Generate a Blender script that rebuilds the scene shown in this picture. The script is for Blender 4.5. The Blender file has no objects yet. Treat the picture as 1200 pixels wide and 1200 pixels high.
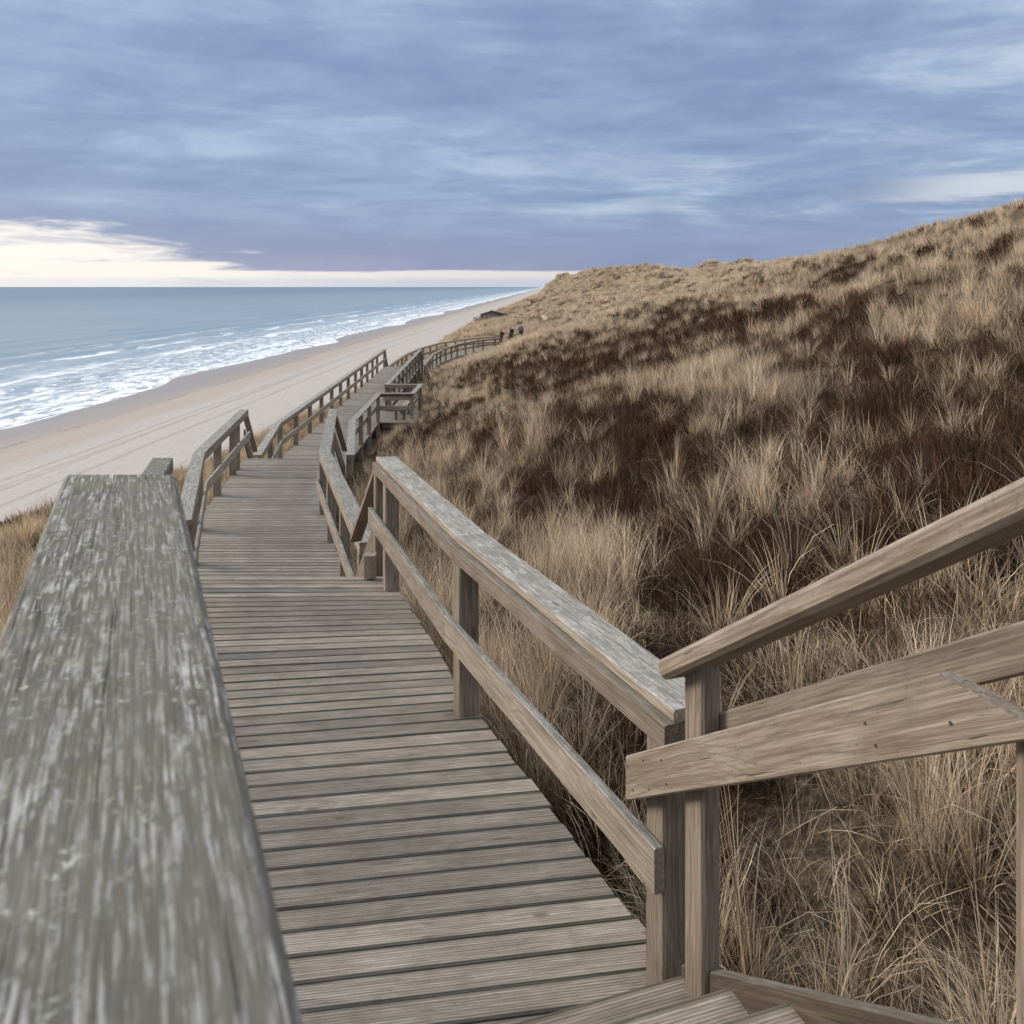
import bpy, math, random
import numpy as np
from mathutils import Vector

# ------------------------------------------------------------------ camera, sky, sun, exposure
scn = bpy.context.scene
COL = scn.collection
cam_d = bpy.data.cameras.new("camera")
cam = bpy.data.objects.new("camera", cam_d)
COL.objects.link(cam)
cam.location = (0, 0, 0)
cam.rotation_euler = (math.radians(90), 0, 0)
cam_d.sensor_fit = 'HORIZONTAL'
cam_d.sensor_width = 36.0
cam_d.lens = 36.0 * 986 / 1200
cam_d.shift_y = -(600 - 336) / 1200
cam_d.clip_start = 0.05
cam_d.clip_end = 90000
cam_d.dof.use_dof = True
cam_d.dof.focus_distance = 6.5
cam_d.dof.aperture_fstop = 10.0
scn.camera = cam

SUN_EL, SUN_AZ = math.radians(24), math.radians(-72)      # azimuth measured from +Y (view) towards +X
world = bpy.data.worlds.new("World")
scn.world = world
world.use_nodes = True
scn.view_settings.view_transform = 'Standard'
scn.view_settings.look = 'None'
scn.view_settings.gamma = 1
scn.view_settings.exposure = 0.52


class NT:
    """small helper to write node trees"""
    def __init__(self, nt):
        self.nt = nt
        nt.nodes.clear()

    def n(self, typ, ins=None, **kw):
        nd = self.nt.nodes.new(typ)
        for k, v in kw.items():
            setattr(nd, k, v)
        if ins:
            for k, v in ins.items():
                self.set(nd.inputs[k], v)
        return nd

    def set(self, sock, v):
        if isinstance(v, bpy.types.NodeSocket):
            self.nt.links.new(v, sock)
        elif isinstance(v, (tuple, list)):
            if len(v) == 3 and len(sock.default_value) == 4:
                v = (*v, 1)
            sock.default_value = v
        else:
            sock.default_value = v

    def m(self, op, a, b=0.0, c=None, clamp=False):
        nd = self.nt.nodes.new('ShaderNodeMath')
        nd.operation = op
        nd.use_clamp = clamp
        self.set(nd.inputs[0], a)
        self.set(nd.inputs[1], b)
        if c is not None:
            self.set(nd.inputs[2], c)
        return nd.outputs[0]

    def ss(self, x, a, b, lo=0.0, hi=1.0):
        nd = self.nt.nodes.new('ShaderNodeMapRange')
        nd.interpolation_type = 'SMOOTHSTEP'
        nd.clamp = True
        for i, v in enumerate((x, a, b, lo, hi)):
            self.set(nd.inputs[i], v)
        return nd.outputs[0]

    def mix(self, f, a, b, blend='MIX'):
        nd = self.nt.nodes.new('ShaderNodeMix')
        nd.data_type = 'RGBA'
        nd.blend_type = blend
        self.set(nd.inputs[0], f)
        self.set(nd.inputs[6], a)
        self.set(nd.inputs[7], b)
        return nd.outputs[2]

    def noise(self, vec, scale, detail=4, rough=0.55, dist=0.0, dim='3D'):
        nd = self.nt.nodes.new('ShaderNodeTexNoise')
        nd.noise_dimensions = dim
        self.set(nd.inputs['Vector'], vec)
        self.set(nd.inputs['Scale'], scale)
        nd.inputs['Detail'].default_value = detail
        nd.inputs['Roughness'].default_value = rough
        nd.inputs['Distortion'].default_value = dist
        return nd.outputs['Fac']

    def xyz(self, v):
        nd = self.n('ShaderNodeSeparateXYZ', {0: v})
        return nd.outputs[0], nd.outputs[1], nd.outputs[2]

    def vec(self, x, y, z):
        return self.n('ShaderNodeCombineXYZ', {0: x, 1: y, 2: z}).outputs[0]


def build_world():
    t = NT(world.node_tree)
    STR = 0.1
    k = 0.715 / STR
    sky = t.n('ShaderNodeTexSky', sky_type='NISHITA', sun_disc=False,
              sun_elevation=SUN_EL, sun_rotation=SUN_AZ)
    d = t.n('ShaderNodeTexCoord').outputs['Generated']
    x, y, z = t.xyz(d)
    az = t.m('ARCTAN2', x, y)
    el = t.m('DIVIDE', z, t.m('SQRT', t.m('ADD', t.m('MULTIPLY', x, x), t.m('MULTIPLY', y, y))))
    # cloud deck: a flat layer seen from below, so structure gets finer towards the horizon
    zz = t.m('ADD', t.m('MAXIMUM', el, 0.0), 0.07)
    px = t.m('DIVIDE', t.m('SINE', az), zz)
    py = t.m('DIVIDE', t.m('COSINE', az), zz)
    pv = t.vec(px, py, 0.0)
    pv2 = t.vec(t.m('MULTIPLY', px, 0.72), t.m('MULTIPLY', py, 0.85), 3.1)
    n1 = t.noise(pv2, 0.55, 8, 0.58, 0.9)
    n2 = t.noise(pv2, 1.7, 7, 0.6, 0.6)
    n3 = t.noise(pv, 0.22, 3, 0.5)
    tex = t.m('ADD', t.m('MULTIPLY', n1, 0.6), t.m('MULTIPLY', n2, 0.4))
    # streaky texture for the low band
    st = t.noise(t.vec(t.m('MULTIPLY', az, 7.0), t.m('MULTIPLY', el, 50.0), 0.0), 1.0, 7, 0.6, 0.5)
    st2 = t.noise(t.vec(t.m('MULTIPLY', az, 4.0), t.m('MULTIPLY', el, 24.0), 7.0), 1.0, 7, 0.6, 0.7)

    def c(r, g, b):
        f = lambda q: ((q / 255 + 0.055) / 1.055) ** 2.4 if q > 10 else q / 255 / 12.92
        return (f(r) * k, f(g) * k, f(b) * k)
    dark = c(124, 145, 181)
    low = c(133, 150, 187)
    mid = c(162, 185, 214)
    light = c(202, 216, 232)
    f1 = t.ss(tex, 0.38, 0.64)
    up = t.ss(el, 0.035, 0.12)
    cl = t.mix(up, low, t.mix(f1, dark, mid))
    bright = t.m('MULTIPLY', t.ss(tex, 0.52, 0.66), t.ss(el, 0.055, 0.10))
    bright = t.m('MULTIPLY', bright, t.ss(az, -0.15, 0.30, 0.30, 1.0))
    cl = t.mix(bright, cl, light)
    # purple tinge along the base of the deck, left and middle
    pur = t.m('MULTIPLY', t.ss(el, 0.075, 0.02), t.ss(az, 0.35, -0.25))
    cl = t.mix(t.m('MULTIPLY', pur, 0.6), cl, c(164, 164, 196))
    cl = t.mix(t.m('MULTIPLY', t.ss(st, 0.35, 0.75), 0.30), cl, c(158, 176, 210))
    cl = t.mix(t.m('MULTIPLY', t.ss(st2, 0.62, 0.40), 0.35), cl, c(112, 132, 176))
    # overhead the layer is thinner and brighter
    thin = t.n('ShaderNodeVectorMath', {0: t.mix(f1, c(205, 212, 222), c(240, 242, 244)), 'Scale': 2.3}, operation='SCALE').outputs[0]
    cl = t.mix(t.ss(el, 0.36, 1.0), cl, thin)
    # bright gap under the deck towards the left, and a thin open strip above the horizon
    wob = t.m('ADD', t.m('MULTIPLY', t.m('SUBTRACT', st, 0.5), 0.075),
              t.m('MULTIPLY', t.m('SUBTRACT', st2, 0.5), 0.05))
    top = t.ss(az, -0.545, -0.20, 0.056, 0.0125)
    elw = t.m('ADD', el, wob)
    gap = t.ss(t.m('SUBTRACT', top, elw), -0.010, 0.014)
    gap = t.m('MULTIPLY', gap, t.ss(az, -0.08, -0.32, 0.0, 1.0))
    s2 = t.m('MULTIPLY', t.ss(t.m('ADD', el, t.m('MULTIPLY', wob, 0.12)), 0.0205, 0.0175),
             t.ss(az, 0.62, 0.22, 0.55, 1.0))
    gap = t.m('MAXIMUM', gap, s2)
    cream = t.mix(t.ss(az, -0.45, 0.1), c(253, 248, 243), c(226, 220, 222))
    hor = t.mix(t.ss(az, -0.5, 0.0), c(232, 234, 238), c(196, 204, 222))
    cream = t.mix(t.m('MULTIPLY', t.ss(el, 0.013, 0.006), 0.85), cream, hor)
    wisps = t.m('MULTIPLY', t.ss(st, 0.54, 0.68), 0.6)
    cream = t.mix(wisps, cream, c(205, 208, 224))
    glow = t.m('MULTIPLY', t.ss(az, -0.38, -1.3), t.ss(el, 0.30, 0.05))
    cl = t.mix(t.m('MULTIPLY', glow, 0.25), cl, c(235, 224, 220))
    colr = t.mix(gap, cl, cream)
    # openings high on the right show clear bluish-white sky
    r1 = t.m('MULTIPLY', t.ss(t.m('ADD', az, t.m('MULTIPLY', el, -1.5)), 0.20, 0.36),
             t.m('MULTIPLY', t.ss(t.m('ADD', el, t.m('MULTIPLY', wob, 0.5)), 0.090, 0.100),
                 t.ss(t.m('ADD', el, t.m('MULTIPLY', wob, 0.5)), 0.128, 0.112)))
    colr = t.mix(t.m('MULTIPLY', r1, 0.7), colr, c(226, 230, 236))
    # a little of the clear sky behind the layer everywhere
    colr = t.mix(0.90, sky.outputs[0], colr)
    below = t.ss(z, -0.002, -0.03)
    colr = t.mix(below, colr, c(120, 125, 130))
    bg = t.n('ShaderNodeBackground', {0: colr, 1: STR})
    out = t.n('ShaderNodeOutputWorld')
    t.nt.links.new(bg.outputs[0], out.inputs[0])


build_world()

sun_d = bpy.data.lights.new("sun", 'SUN')
sun_d.energy = 2.9
sun_d.angle = math.radians(20)
sun_d.color = (1.0, 0.90, 0.78)
sun = bpy.data.objects.new("sun", sun_d)
COL.objects.link(sun)
sdir = Vector((math.sin(SUN_AZ) * math.cos(SUN_EL), math.cos(SUN_AZ) * math.cos(SUN_EL), math.sin(SUN_EL)))
sun.rotation_euler = (-sdir).to_track_quat('-Z', 'Y').to_euler()
sun.location = (-30, 10, 30)

rng = np.random.default_rng(7)
R = random.Random(11)

# ------------------------------------------------------------------ object helpers


def tag(o, label=None, cat=None, group=None, kind=None):
    if label:
        o["label"] = label
    if cat:
        o["category"] = cat
    if group:
        o["group"] = group
    if kind:
        o["kind"] = kind
    return o


def empty(name, loc=(0, 0, 0), label=None, cat=None, group=None):
    o = bpy.data.objects.new(name, None)
    COL.objects.link(o)
    o.location = loc
    o.empty_display_size = 0.2
    return tag(o, label, cat, group)


def rect(w, h, ch=0.005, ox=0.0, oy=0.0):
    """chamfered rectangle profile: a across, b up, counter-clockwise"""
    a, b = w / 2, h / 2
    c = min(ch, a * .6, b * .6)
    p = [(-a + c, -b), (a - c, -b), (a, -b + c), (a, b - c), (a - c, b), (-a + c, b), (-a, b - c), (-a, -b + c)]
    return [(x + ox, y + oy) for x, y in p]


class MB:
    def __init__(self):
        self.v, self.f, self.g, self.r, self.fm = [], [], [], [], []

    def prism(self, prof, p0, p1, up=(0, 0, 1), n0=None, n1=None, seed=None, mi=0, twist=0.0):
        p0, p1, up = Vector(p0), Vector(p1), Vector(up)
        d = (p1 - p0)
        L = d.length
        d.normalize()
        side = d.cross(up).normalized()
        upp = side.cross(d)
        n0 = Vector(n0) if n0 is not None else d
        n1 = Vector(n1) if n1 is not None else d
        seed = R.random() if seed is None else seed
        b0 = len(self.v)
        k = len(prof)
        for p, n, s0, sg in ((p0, n0, 0.0, 1), (p1, n1, L, 1)):
            for a, b in prof:
                q = a * side + b * upp
                tt = -(q.dot(n)) / d.dot(n)
                w = p + q + d * tt
                self.v.append(w)
                self.g.append((s0 + tt, a, b))
                self.r.append(seed)
        for i in range(k):
            j = (i + 1) % k
            self.f.append((b0 + i, b0 + j, b0 + k + j, b0 + k + i))
            self.fm.append(mi)
        self.f.append(tuple(b0 + i for i in reversed(range(k))))
        self.f.append(tuple(b0 + k + i for i in range(k)))
        self.fm += [mi, mi]

    def poly(self, pts, prof, up=(0, 0, 1), n0=None, n1=None, gap=0.0, same=True):
        """mitred run of boards along pts"""
        pts = [Vector(p) for p in pts]
        dirs = [(pts[i + 1] - pts[i]).normalized() for i in range(len(pts) - 1)]
        sd_ = R.random()
        for i in range(len(pts) - 1):
            a = n0 if i == 0 else (dirs[i - 1] + dirs[i])
            b = n1 if i == len(dirs) - 1 else (dirs[i] + dirs[i + 1])
            self.prism(prof, seed=sd_ if same else None, p0=pts[i] + dirs[i] * (gap if i else 0), p1=pts[i + 1] - dirs[i] * (gap if i < len(dirs) - 1 else 0), up=up, n0=a, n1=b)

    def box(self, x0, x1, y0, y1, z0, z1, ch=0.0, mi=0):
        self.prism(rect(x1 - x0, z1 - z0, ch) if ch else [(-(x1 - x0) / 2, -(z1 - z0) / 2), ((x1 - x0) / 2, -(z1 - z0) / 2), ((x1 - x0) / 2, (z1 - z0) / 2), (-(x1 - x0) / 2, (z1 - z0) / 2)],
                   ((x0 + x1) / 2, y0, (z0 + z1) / 2), ((x0 + x1) / 2, y1, (z0 + z1) / 2), mi=mi)

    def build(self, name, mat, parent=None, mats=None):
        me = bpy.data.meshes.new(name)
        me.from_pydata([tuple(q) for q in self.v], [], self.f)
        a = me.attributes.new('gc', 'FLOAT_VECTOR', 'POINT')
        a.data.foreach_set('vector', np.array(self.g, dtype=np.float32).ravel())
        a = me.attributes.new('rnd', 'FLOAT', 'POINT')
        a.data.foreach_set('value', np.array(self.r, dtype=np.float32))
        if mats:
            for q in mats:
                me.materials.append(q)
            me.polygons.foreach_set('material_index', self.fm)
        else:
            me.materials.append(mat)
        me.update()
        o = bpy.data.objects.new(name, me)
        COL.objects.link(o)
        if parent is not None:
            o.parent = parent
            o.matrix_parent_inverse = parent.matrix_world.inverted() if False else parent.matrix_basis.inverted()
        return o


# ------------------------------------------------------------------ materials


def new_mat(name):
    m = bpy.data.materials.new(name)
    m.use_nodes = True
    return m, NT(m.node_tree)


def finish(t, col, rough, normal=None, spec=0.3):
    b = t.n('ShaderNodeBsdfPrincipled', {'Base Color': col, 'Roughness': rough, 'Specular IOR Level': spec})
    if normal is not None:
        t.set(b.inputs['Normal'], normal)
    o = t.n('ShaderNodeOutputMaterial')
    t.nt.links.new(b.outputs[0], o.inputs[0])
    return b


def wood(name, base, pale, darkc, top_grey=0.8, lichen=0.5, groove=0.0, green=0.3, spread=0.42, old=0.0):
    m, t = new_mat(name)
    gc = t.n('ShaderNodeAttribute', attribute_name='gc').outputs['Vector']
    rn = t.n('ShaderNodeAttribute', attribute_name='rnd').outputs['Fac']
    s, a, b = t.xyz(gc)
    off = t.m('MULTIPLY', rn, 91.0)
    # slow wander of the grain along the board, closed figures around knots
    so = t.m('ADD', s, off)
    warp = t.noise(t.vec(t.m('MULTIPLY', so, 1.3), t.m('MULTIPLY', a, 3.2), t.m('ADD', t.m('MULTIPLY', b, 3.2), off)), 1.0, 1.2, 0.4)
    ga = t.m('ADD', t.m('ADD', t.m('MULTIPLY', a, 40.0), t.m('MULTIPLY', b, 34.0)), t.m('MULTIPLY', warp, 11.0))
    ring = t.m('ABSOLUTE', t.m('SUBTRACT', t.m('FRACT', t.m('ADD', ga, off)), 0.5))
    ring2 = t.m('ABSOLUTE', t.m('SUBTRACT', t.m('FRACT', t.m('ADD', t.m('MULTIPLY', ga, 2.7), off)), 0.5))
    ringm = t.m('ADD', t.m('MULTIPLY', t.ss(ring, 0.30, 0.50), 0.75), t.m('MULTIPLY', t.ss(ring2, 0.25, 0.5), 0.35))
    fib = t.noise(t.vec(t.m('MULTIPLY', so, 7.0), t.m('MULTIPLY', a, 260.0), t.m('MULTIPLY', b, 260.0)), 1.0, 5, 0.65)
    fib2 = t.noise(t.vec(t.m('MULTIPLY', so, 2.5), t.m('MULTIPLY', a, 85.0), t.m('MULTIPLY', b, 85.0)), 1.0, 4, 0.6)
    blot = t.noise(t.vec(t.m('MULTIPLY', so, 3.0), t.m('MULTIPLY', a, 7.0), t.m('ADD', t.m('MULTIPLY', b, 7.0), off)), 1.0, 4, 0.6)
    nz = t.xyz(t.n('ShaderNodeNewGeometry').outputs['Normal'])[2]
    topm = t.ss(nz, 0.35, 0.85)
    col = t.mix(t.ss(fib2, 0.30, 0.72), darkc, base)
    col = t.mix(t.m('MULTIPLY', t.ss(blot, 0.45, 0.8), 0.6), col, pale)
    col = t.mix(t.m('MULTIPLY', ringm, 0.62), col, darkc)
    # raised pale fibres with dirt in the furrows between them
    fur = t.noise(t.vec(t.m('MULTIPLY', so, 5.0 + 13.0 * old), t.m('MULTIPLY', t.m('ADD', a, t.m('MULTIPLY', warp, 0.012)), 210.0 + 40.0 * old), t.m('MULTIPLY', b, 210.0)), 1.0, 4, 0.6)
    fm = t.m('ADD', t.m('MULTIPLY', fib, 0.35), t.m('MULTIPLY', fur, 0.65))
    greyc = t.mix(t.ss(fm, 0.40 + 0.055 * old, 0.57 + 0.03 * old), (0.075 - 0.025 * old, 0.071 - 0.024 * old, 0.06 - 0.022 * old), (0.36, 0.36, 0.345))
    spk = t.noise(t.vec(t.m('MULTIPLY', so, 38.0), t.m('MULTIPLY', a, 62.0), t.m('ADD', t.m('MULTIPLY', b, 62.0), off)), 1.0, 4, 0.7)
    greyc = t.mix(t.m('MULTIPLY', t.ss(spk, 0.50 + 0.03 * old, 0.36 + 0.03 * old), 0.60 + 0.25 * old), greyc, (0.07, 0.068, 0.058))
    greyc = t.mix(t.m('MULTIPLY', t.ss(blot, 0.60, 0.40), 0.42), greyc, (0.115, 0.112, 0.095))
    if old:
        greyc = t.mix(0.10, greyc, (0.06, 0.058, 0.046))
    mot = t.noise(t.vec(t.m('MULTIPLY', so, 9.0), t.m('MULTIPLY', a, 16.0), t.m('ADD', t.m('MULTIPLY', b, 16.0), off)), 1.0, 5, 0.68)
    greyc = t.mix(t.m('MULTIPLY', t.ss(mot, 0.47, 0.62), 0.62), greyc, (0.105, 0.10, 0.088))
    col = t.mix(t.m('MULTIPLY', topm, top_grey), col, greyc)
    # checks: thin dark cracks that run with the grain
    ck = t.noise(t.vec(t.m('MULTIPLY', so, 3.2), t.m('MULTIPLY', a, 120.0), t.m('MULTIPLY', b, 120.0)), 1.0, 2, 0.4)
    crack = t.ss(ck, 0.70 - 0.05 * old, 0.735 - 0.045 * old)
    col = t.mix(t.m('MULTIPLY', crack, 0.75), col, (0.035, 0.03, 0.025))
    # knots
    vo = t.n('ShaderNodeTexVoronoi', {'Vector': t.vec(t.m('MULTIPLY', so, 2.1), t.m('MULTIPLY', a, 6.0), t.m('ADD', t.m('MULTIPLY', b, 6.0), off)), 'Scale': 1.0})
    kn = t.ss(vo.outputs['Distance'], 0.10, 0.045)
    col = t.mix(t.m('MULTIPLY', kn, 0.7), col, (0.07, 0.045, 0.03))
    # lichen and algae on the weathered upper faces
    ob = t.n('ShaderNodeTexCoord').outputs['Object']
    geo = t.n('ShaderNodeNewGeometry').outputs['Position']
    li = t.noise(geo, 85.0, 5, 0.7)
    lb = t.noise(geo, 5.0, 3, 0.6)
    lim = t.m('MULTIPLY', t.ss(li, 0.56, 0.68), t.ss(lb, 0.42, 0.60))
    col = t.mix(t.m('MULTIPLY', t.m('MULTIPLY', lim, topm), lichen), col, (0.36, 0.37, 0.32))
    gm = t.m('MULTIPLY', t.ss(t.noise(geo, 7.0 + 5.0 * old, 6, 0.72), 0.50 - 0.02 * old, 0.68 - 0.06 * old), green)
    if old:
        # damp end of the board carries more moss
        gm = t.m('MULTIPLY', gm, t.ss(s, 1.9, 2.35, 0.45, 1.0))
    col = t.mix(gm, col, (0.10, 0.10, 0.055))
    col = t.mix(t.m('MULTIPLY', t.ss(fib, 0.54, 0.38), 0.38), col, darkc)
    col = t.mix(t.m('MULTIPLY', t.ss(fib, 0.55, 0.70), 0.25), col, pale)
    hv = t.n('ShaderNodeHueSaturation', {'Hue': 0.5, 'Saturation': 1.0, 'Value': t.m('ADD', 1.0 - spread / 2, t.m('MULTIPLY', rn, spread)), 'Fac': 1.0, 'Color': col}).outputs[0]
    h = t.m('ADD', t.m('MULTIPLY', fib, 0.5), t.m('MULTIPLY', fib2, 0.35))
    h = t.m('SUBTRACT', h, t.m('MULTIPLY', crack, 0.8))
    h = t.m('ADD', h, t.m('MULTIPLY', lim, 0.3))
    if groove:
        w = t.m('SINE', t.m('MULTIPLY', a, 2 * math.pi / 0.0122))
        h = t.m('ADD', h, t.m('MULTIPLY', t.ss(w, -0.7, 0.3), groove))
        hv = t.mix(t.m('MULTIPLY', t.ss(w, -0.2, -0.9), 0.40), hv, (0.06, 0.05, 0.04))
        # board colour darkens along its edges so the gaps read dark
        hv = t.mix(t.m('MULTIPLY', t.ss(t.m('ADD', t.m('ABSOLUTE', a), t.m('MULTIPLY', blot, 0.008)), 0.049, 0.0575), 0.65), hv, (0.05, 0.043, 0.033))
    bp = t.n('ShaderNodeBump', {'Height': h, 'Strength': 0.8, 'Distance': 0.005})
    finish(t, hv, 0.82, bp.outputs[0], 0.25)
    return m


M_RAIL = wood('weathered_rail_wood', (0.335, 0.285, 0.23), (0.43, 0.385, 0.325), (0.17, 0.13, 0.095), 0.92, 0.55, 0, 0.18)
M_POST = wood('brown_post_wood', (0.285, 0.235, 0.185), (0.38, 0.325, 0.265), (0.135, 0.098, 0.07), 0.42, 0.2, 0, 0.22)
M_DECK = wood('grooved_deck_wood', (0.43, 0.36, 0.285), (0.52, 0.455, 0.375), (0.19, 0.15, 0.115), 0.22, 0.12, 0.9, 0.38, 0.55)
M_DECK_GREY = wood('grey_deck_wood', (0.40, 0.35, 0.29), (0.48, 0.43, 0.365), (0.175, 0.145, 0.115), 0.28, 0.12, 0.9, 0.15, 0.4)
deck_mat = M_DECK
M_UNDER = wood('dark_underframe_wood', (0.15, 0.11, 0.08), (0.2, 0.15, 0.11), (0.07, 0.05, 0.035), 0.4, 0.1, 0, 0.3)
M_OLD = wood('lichen_grey_rail_wood', (0.30, 0.26, 0.21), (0.38, 0.35, 0.3), (0.12, 0.10, 0.08), 1.0, 1.0, 0, 0.8, 0.1, 1.0)


def plain(name, col, rough=0.7, var=0.15, scale=6.0):
    m, t = new_mat(name)
    p = t.n('ShaderNodeTexCoord').outputs['Object']
    n = t.noise(p, scale, 4, 0.6)
    c2 = tuple(q * (1 - var) for q in col)
    finish(t, t.mix(n, c2, col), rough)
    return m


# ------------------------------------------------------------------ terrain
def perm_noise(seed):
    r = np.random.default_rng(seed)
    p = r.permutation(256)
    p = np.concatenate([p, p, p])
    ang = r.random(256) * 2 * np.pi
    gx, gy = np.cos(ang), np.sin(ang)

    def f(x, y):
        xi, yi = np.floor(x).astype(int), np.floor(y).astype(int)
        xf, yf = x - xi, y - yi
        u, v = xf * xf * xf * (xf * (xf * 6 - 15) + 10), yf * yf * yf * (yf * (yf * 6 - 15) + 10)

        def g(i, j):
            h = p[(p[(xi + i) & 255] + ((yi + j) & 255))] & 255
            return gx[h] * (xf - i) + gy[h] * (yf - j)
        return (g(0, 0) * (1 - u) + g(1, 0) * u) * (1 - v) + (g(0, 1) * (1 - u) + g(1, 1) * u) * v
    return f


PN = perm_noise(3)
PN2 = perm_noise(8)


def fbm(f, x, y, o=4, g=0.5):
    s, a = 0.0, 1.0
    for i in range(o):
        s = s + a * f(x * 2 ** i + 17.1 * i, y * 2 ** i - 9.7 * i)
        a *= g
    return s


TY = np.array([-8, 2.5, 7.6, 9, 13, 17.5, 19, 22.4, 28.6, 40, 48.5, 51, 60, 66, 73, 80, 90, 110, 150, 200, 300, 350.])
TXP = np.array([2.6, -.35, -2.15, -2.5, -3.85, -4.63, -4.9, -5.25, -5.6, -5.9, -6.3, -6.3, -6.5, -5.6, -4.2, -1.6, -.4, 0, 1, 3, 7, 10.])
TZG = np.array([-2.5, -3.05, -3.35, -4.2, -4.25, -4.35, -5.25, -5.3, -5.4, -5.4, -5.5, -6.15, -6.25, -6.3, -6.25, -6.2, -6.1, -6.0, -6.4, -7.0, -5.6, -5.])
TXC = np.array([-6, -6, -8, -8.4, -10, -11, -11.2, -11.5, -10, -8.5, -7.7, -7.8, -8.6, -9, -9.2, -8.8, -7.2, -6.2, -8.2, -9, 0, 6.])
TZC = np.array([-4, -4, -4.1, -4.4, -4.9, -5.4, -5.5, -5.7, -5.8, -5.8, -5.7, -6.4, -6.7, -6.7, -6.5, -6.3, -6.4, -6.5, -7.7, -8.9, -7.3, -5.6])
RY = np.array([-8, 20, 38, 45, 56, 68, 80, 110, 170, 230, 280, 310, 335, 350.])
RX = np.array([23, 24.5, 26, 26.5, 27.5, 28.5, 29.5, 30, 31, 30, 28, 23, 18, 14.])
RZ = np.array([4.9, 4.5, 4.1, 3.7, 2.9, 2.6, 2.6, 2.8, 2.7, 3.9, 4.8, 4.0, 2.8, .4])


def ground(X, Y, noise=True):
    X, Y = np.asarray(X, float), np.asarray(Y, float)
    Yc = np.clip(Y, -8, 350)
    xp, zg, xc, zc = (np.interp(Yc, TY, a) for a in (TXP, TZG, TXC, TZC))
    xr_, zr_ = np.interp(Yc, RY, RX), np.interp(Yc, RY, RZ)
    xl, xr = xp - 1.0, xp + 1.1
    xc = np.minimum(xc, xl - 0.3)
    t = np.clip((X - xr) / (xr_ - xr), 0, 1.6)
    zr0 = zg + 0.25
    right = zr0 + (zr_ - zr0) * np.where(t < 1, t + 0.05 * np.sin(np.pi * t), 1 - 0.35 * (t - 1))
    tl = np.clip((X - xc) / (xl - xc), 0, 1)
    left = zc + (zg - zc) * tl
    bank = zc - 0.62 * np.maximum(xc - X, 0) - 0.0
    z = np.where(X > xr, right, np.where(X > xl, zg + .25 * np.clip((X - xl) / (xr - xl), 0, 1), np.where(X > xc, left, bank)))
    if noise:
        far = np.clip((Y - 60) / 120, 0, 1)
        edge = np.clip(np.abs(X - xp) - 1.2, 0, 3) / 3
        edge = np.where(Y > 85, 1.0, edge)
        w = 0.35 + 0.65 * edge
        z = z + w * (0.35 + 0.9 * far) * fbm(PN, X / 7.0, Y / 9.0, 3)
        z = z + w * (0.16 + 0.35 * far) * fbm(PN2, X / 1.9, Y / 2.3, 3)
        # shelves that run along the slope
        z = z + edge * np.clip(t, 0, 1) * 0.45 * np.sin((X + 2.2 * PN(X / 9., Y / 16.)) * 1.05) * np.clip((X - xr) / 4, 0, 1)
        # hummocky seaward dunes far away
        hum = np.clip((Y - 120) / 90, 0, 1)
        z = z + hum * 2.6 * (0.5 - np.abs(fbm(PN2, X / 12.0 + 3.3, Y / 26.0, 3))) * np.clip((X - xc + 2) / 8, 0, 1) * (1 - np.exp(-((X + 5) / 6) ** 2 - ((Y - 184) / 18) ** 2))
    drop = np.clip((Y - 345) / 45, 0, 1)
    z = z * (1 - drop) + (-19.0) * drop
    return np.maximum(z, -21)


# darker ground (crowberry and heather) lies in patches on the slope: x, y, rx, ry, weight
DARK = [
    (4.69, 9.46, 2.42, 0.70, 1.378, 1),
    (3.84, 10.70, 1.49, 0.47, 1.918, 0.95),
    (3.55, 7.89, 2.22, 0.58, 1.549, 1),
    (2.87, 10.25, 1.16, 0.41, 1.981, 0.8),
    (1.54, 13.98, 2.68, 0.68, 1.850, 0.95),
    (0.44, 32.34, 9.08, 0.87, 1.730, 0.8),
    (2.67, 28.33, 7.57, 0.75, 1.681, 0.75),
    (2.54, 5.99, 1.11, 0.43, 2.147, 1),
    (1.76, 7.10, 1.15, 0.37, 1.824, 0.7),
    (0.86, 11.34, 1.58, 0.28, 2.186, 0.6),
    (6.71, 28.07, 6.51, 0.74, 1.490, 0.6),
    (4.44, 28.28, 6.45, 0.64, 1.611, 0.6),
    (-1.40, 20.85, 6.85, 0.65, 1.758, 0.4),
    (1.83, 6.13, 0.78, 0.21, 2.258, 0.5),
    (3.09, 6.00, 0.52, 0.27, 1.953, 0.9),
    (6.63, 18.36, 4.27, 0.38, 1.363, 0.5),
    (4.95, 11.93, 0.72, 0.21, 1.784, 0.55),
]
SANDY = [(2.75, 14.8, 3.05, 14.9, .42), (4.6, 117, 5.2, 140, .5)]


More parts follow.
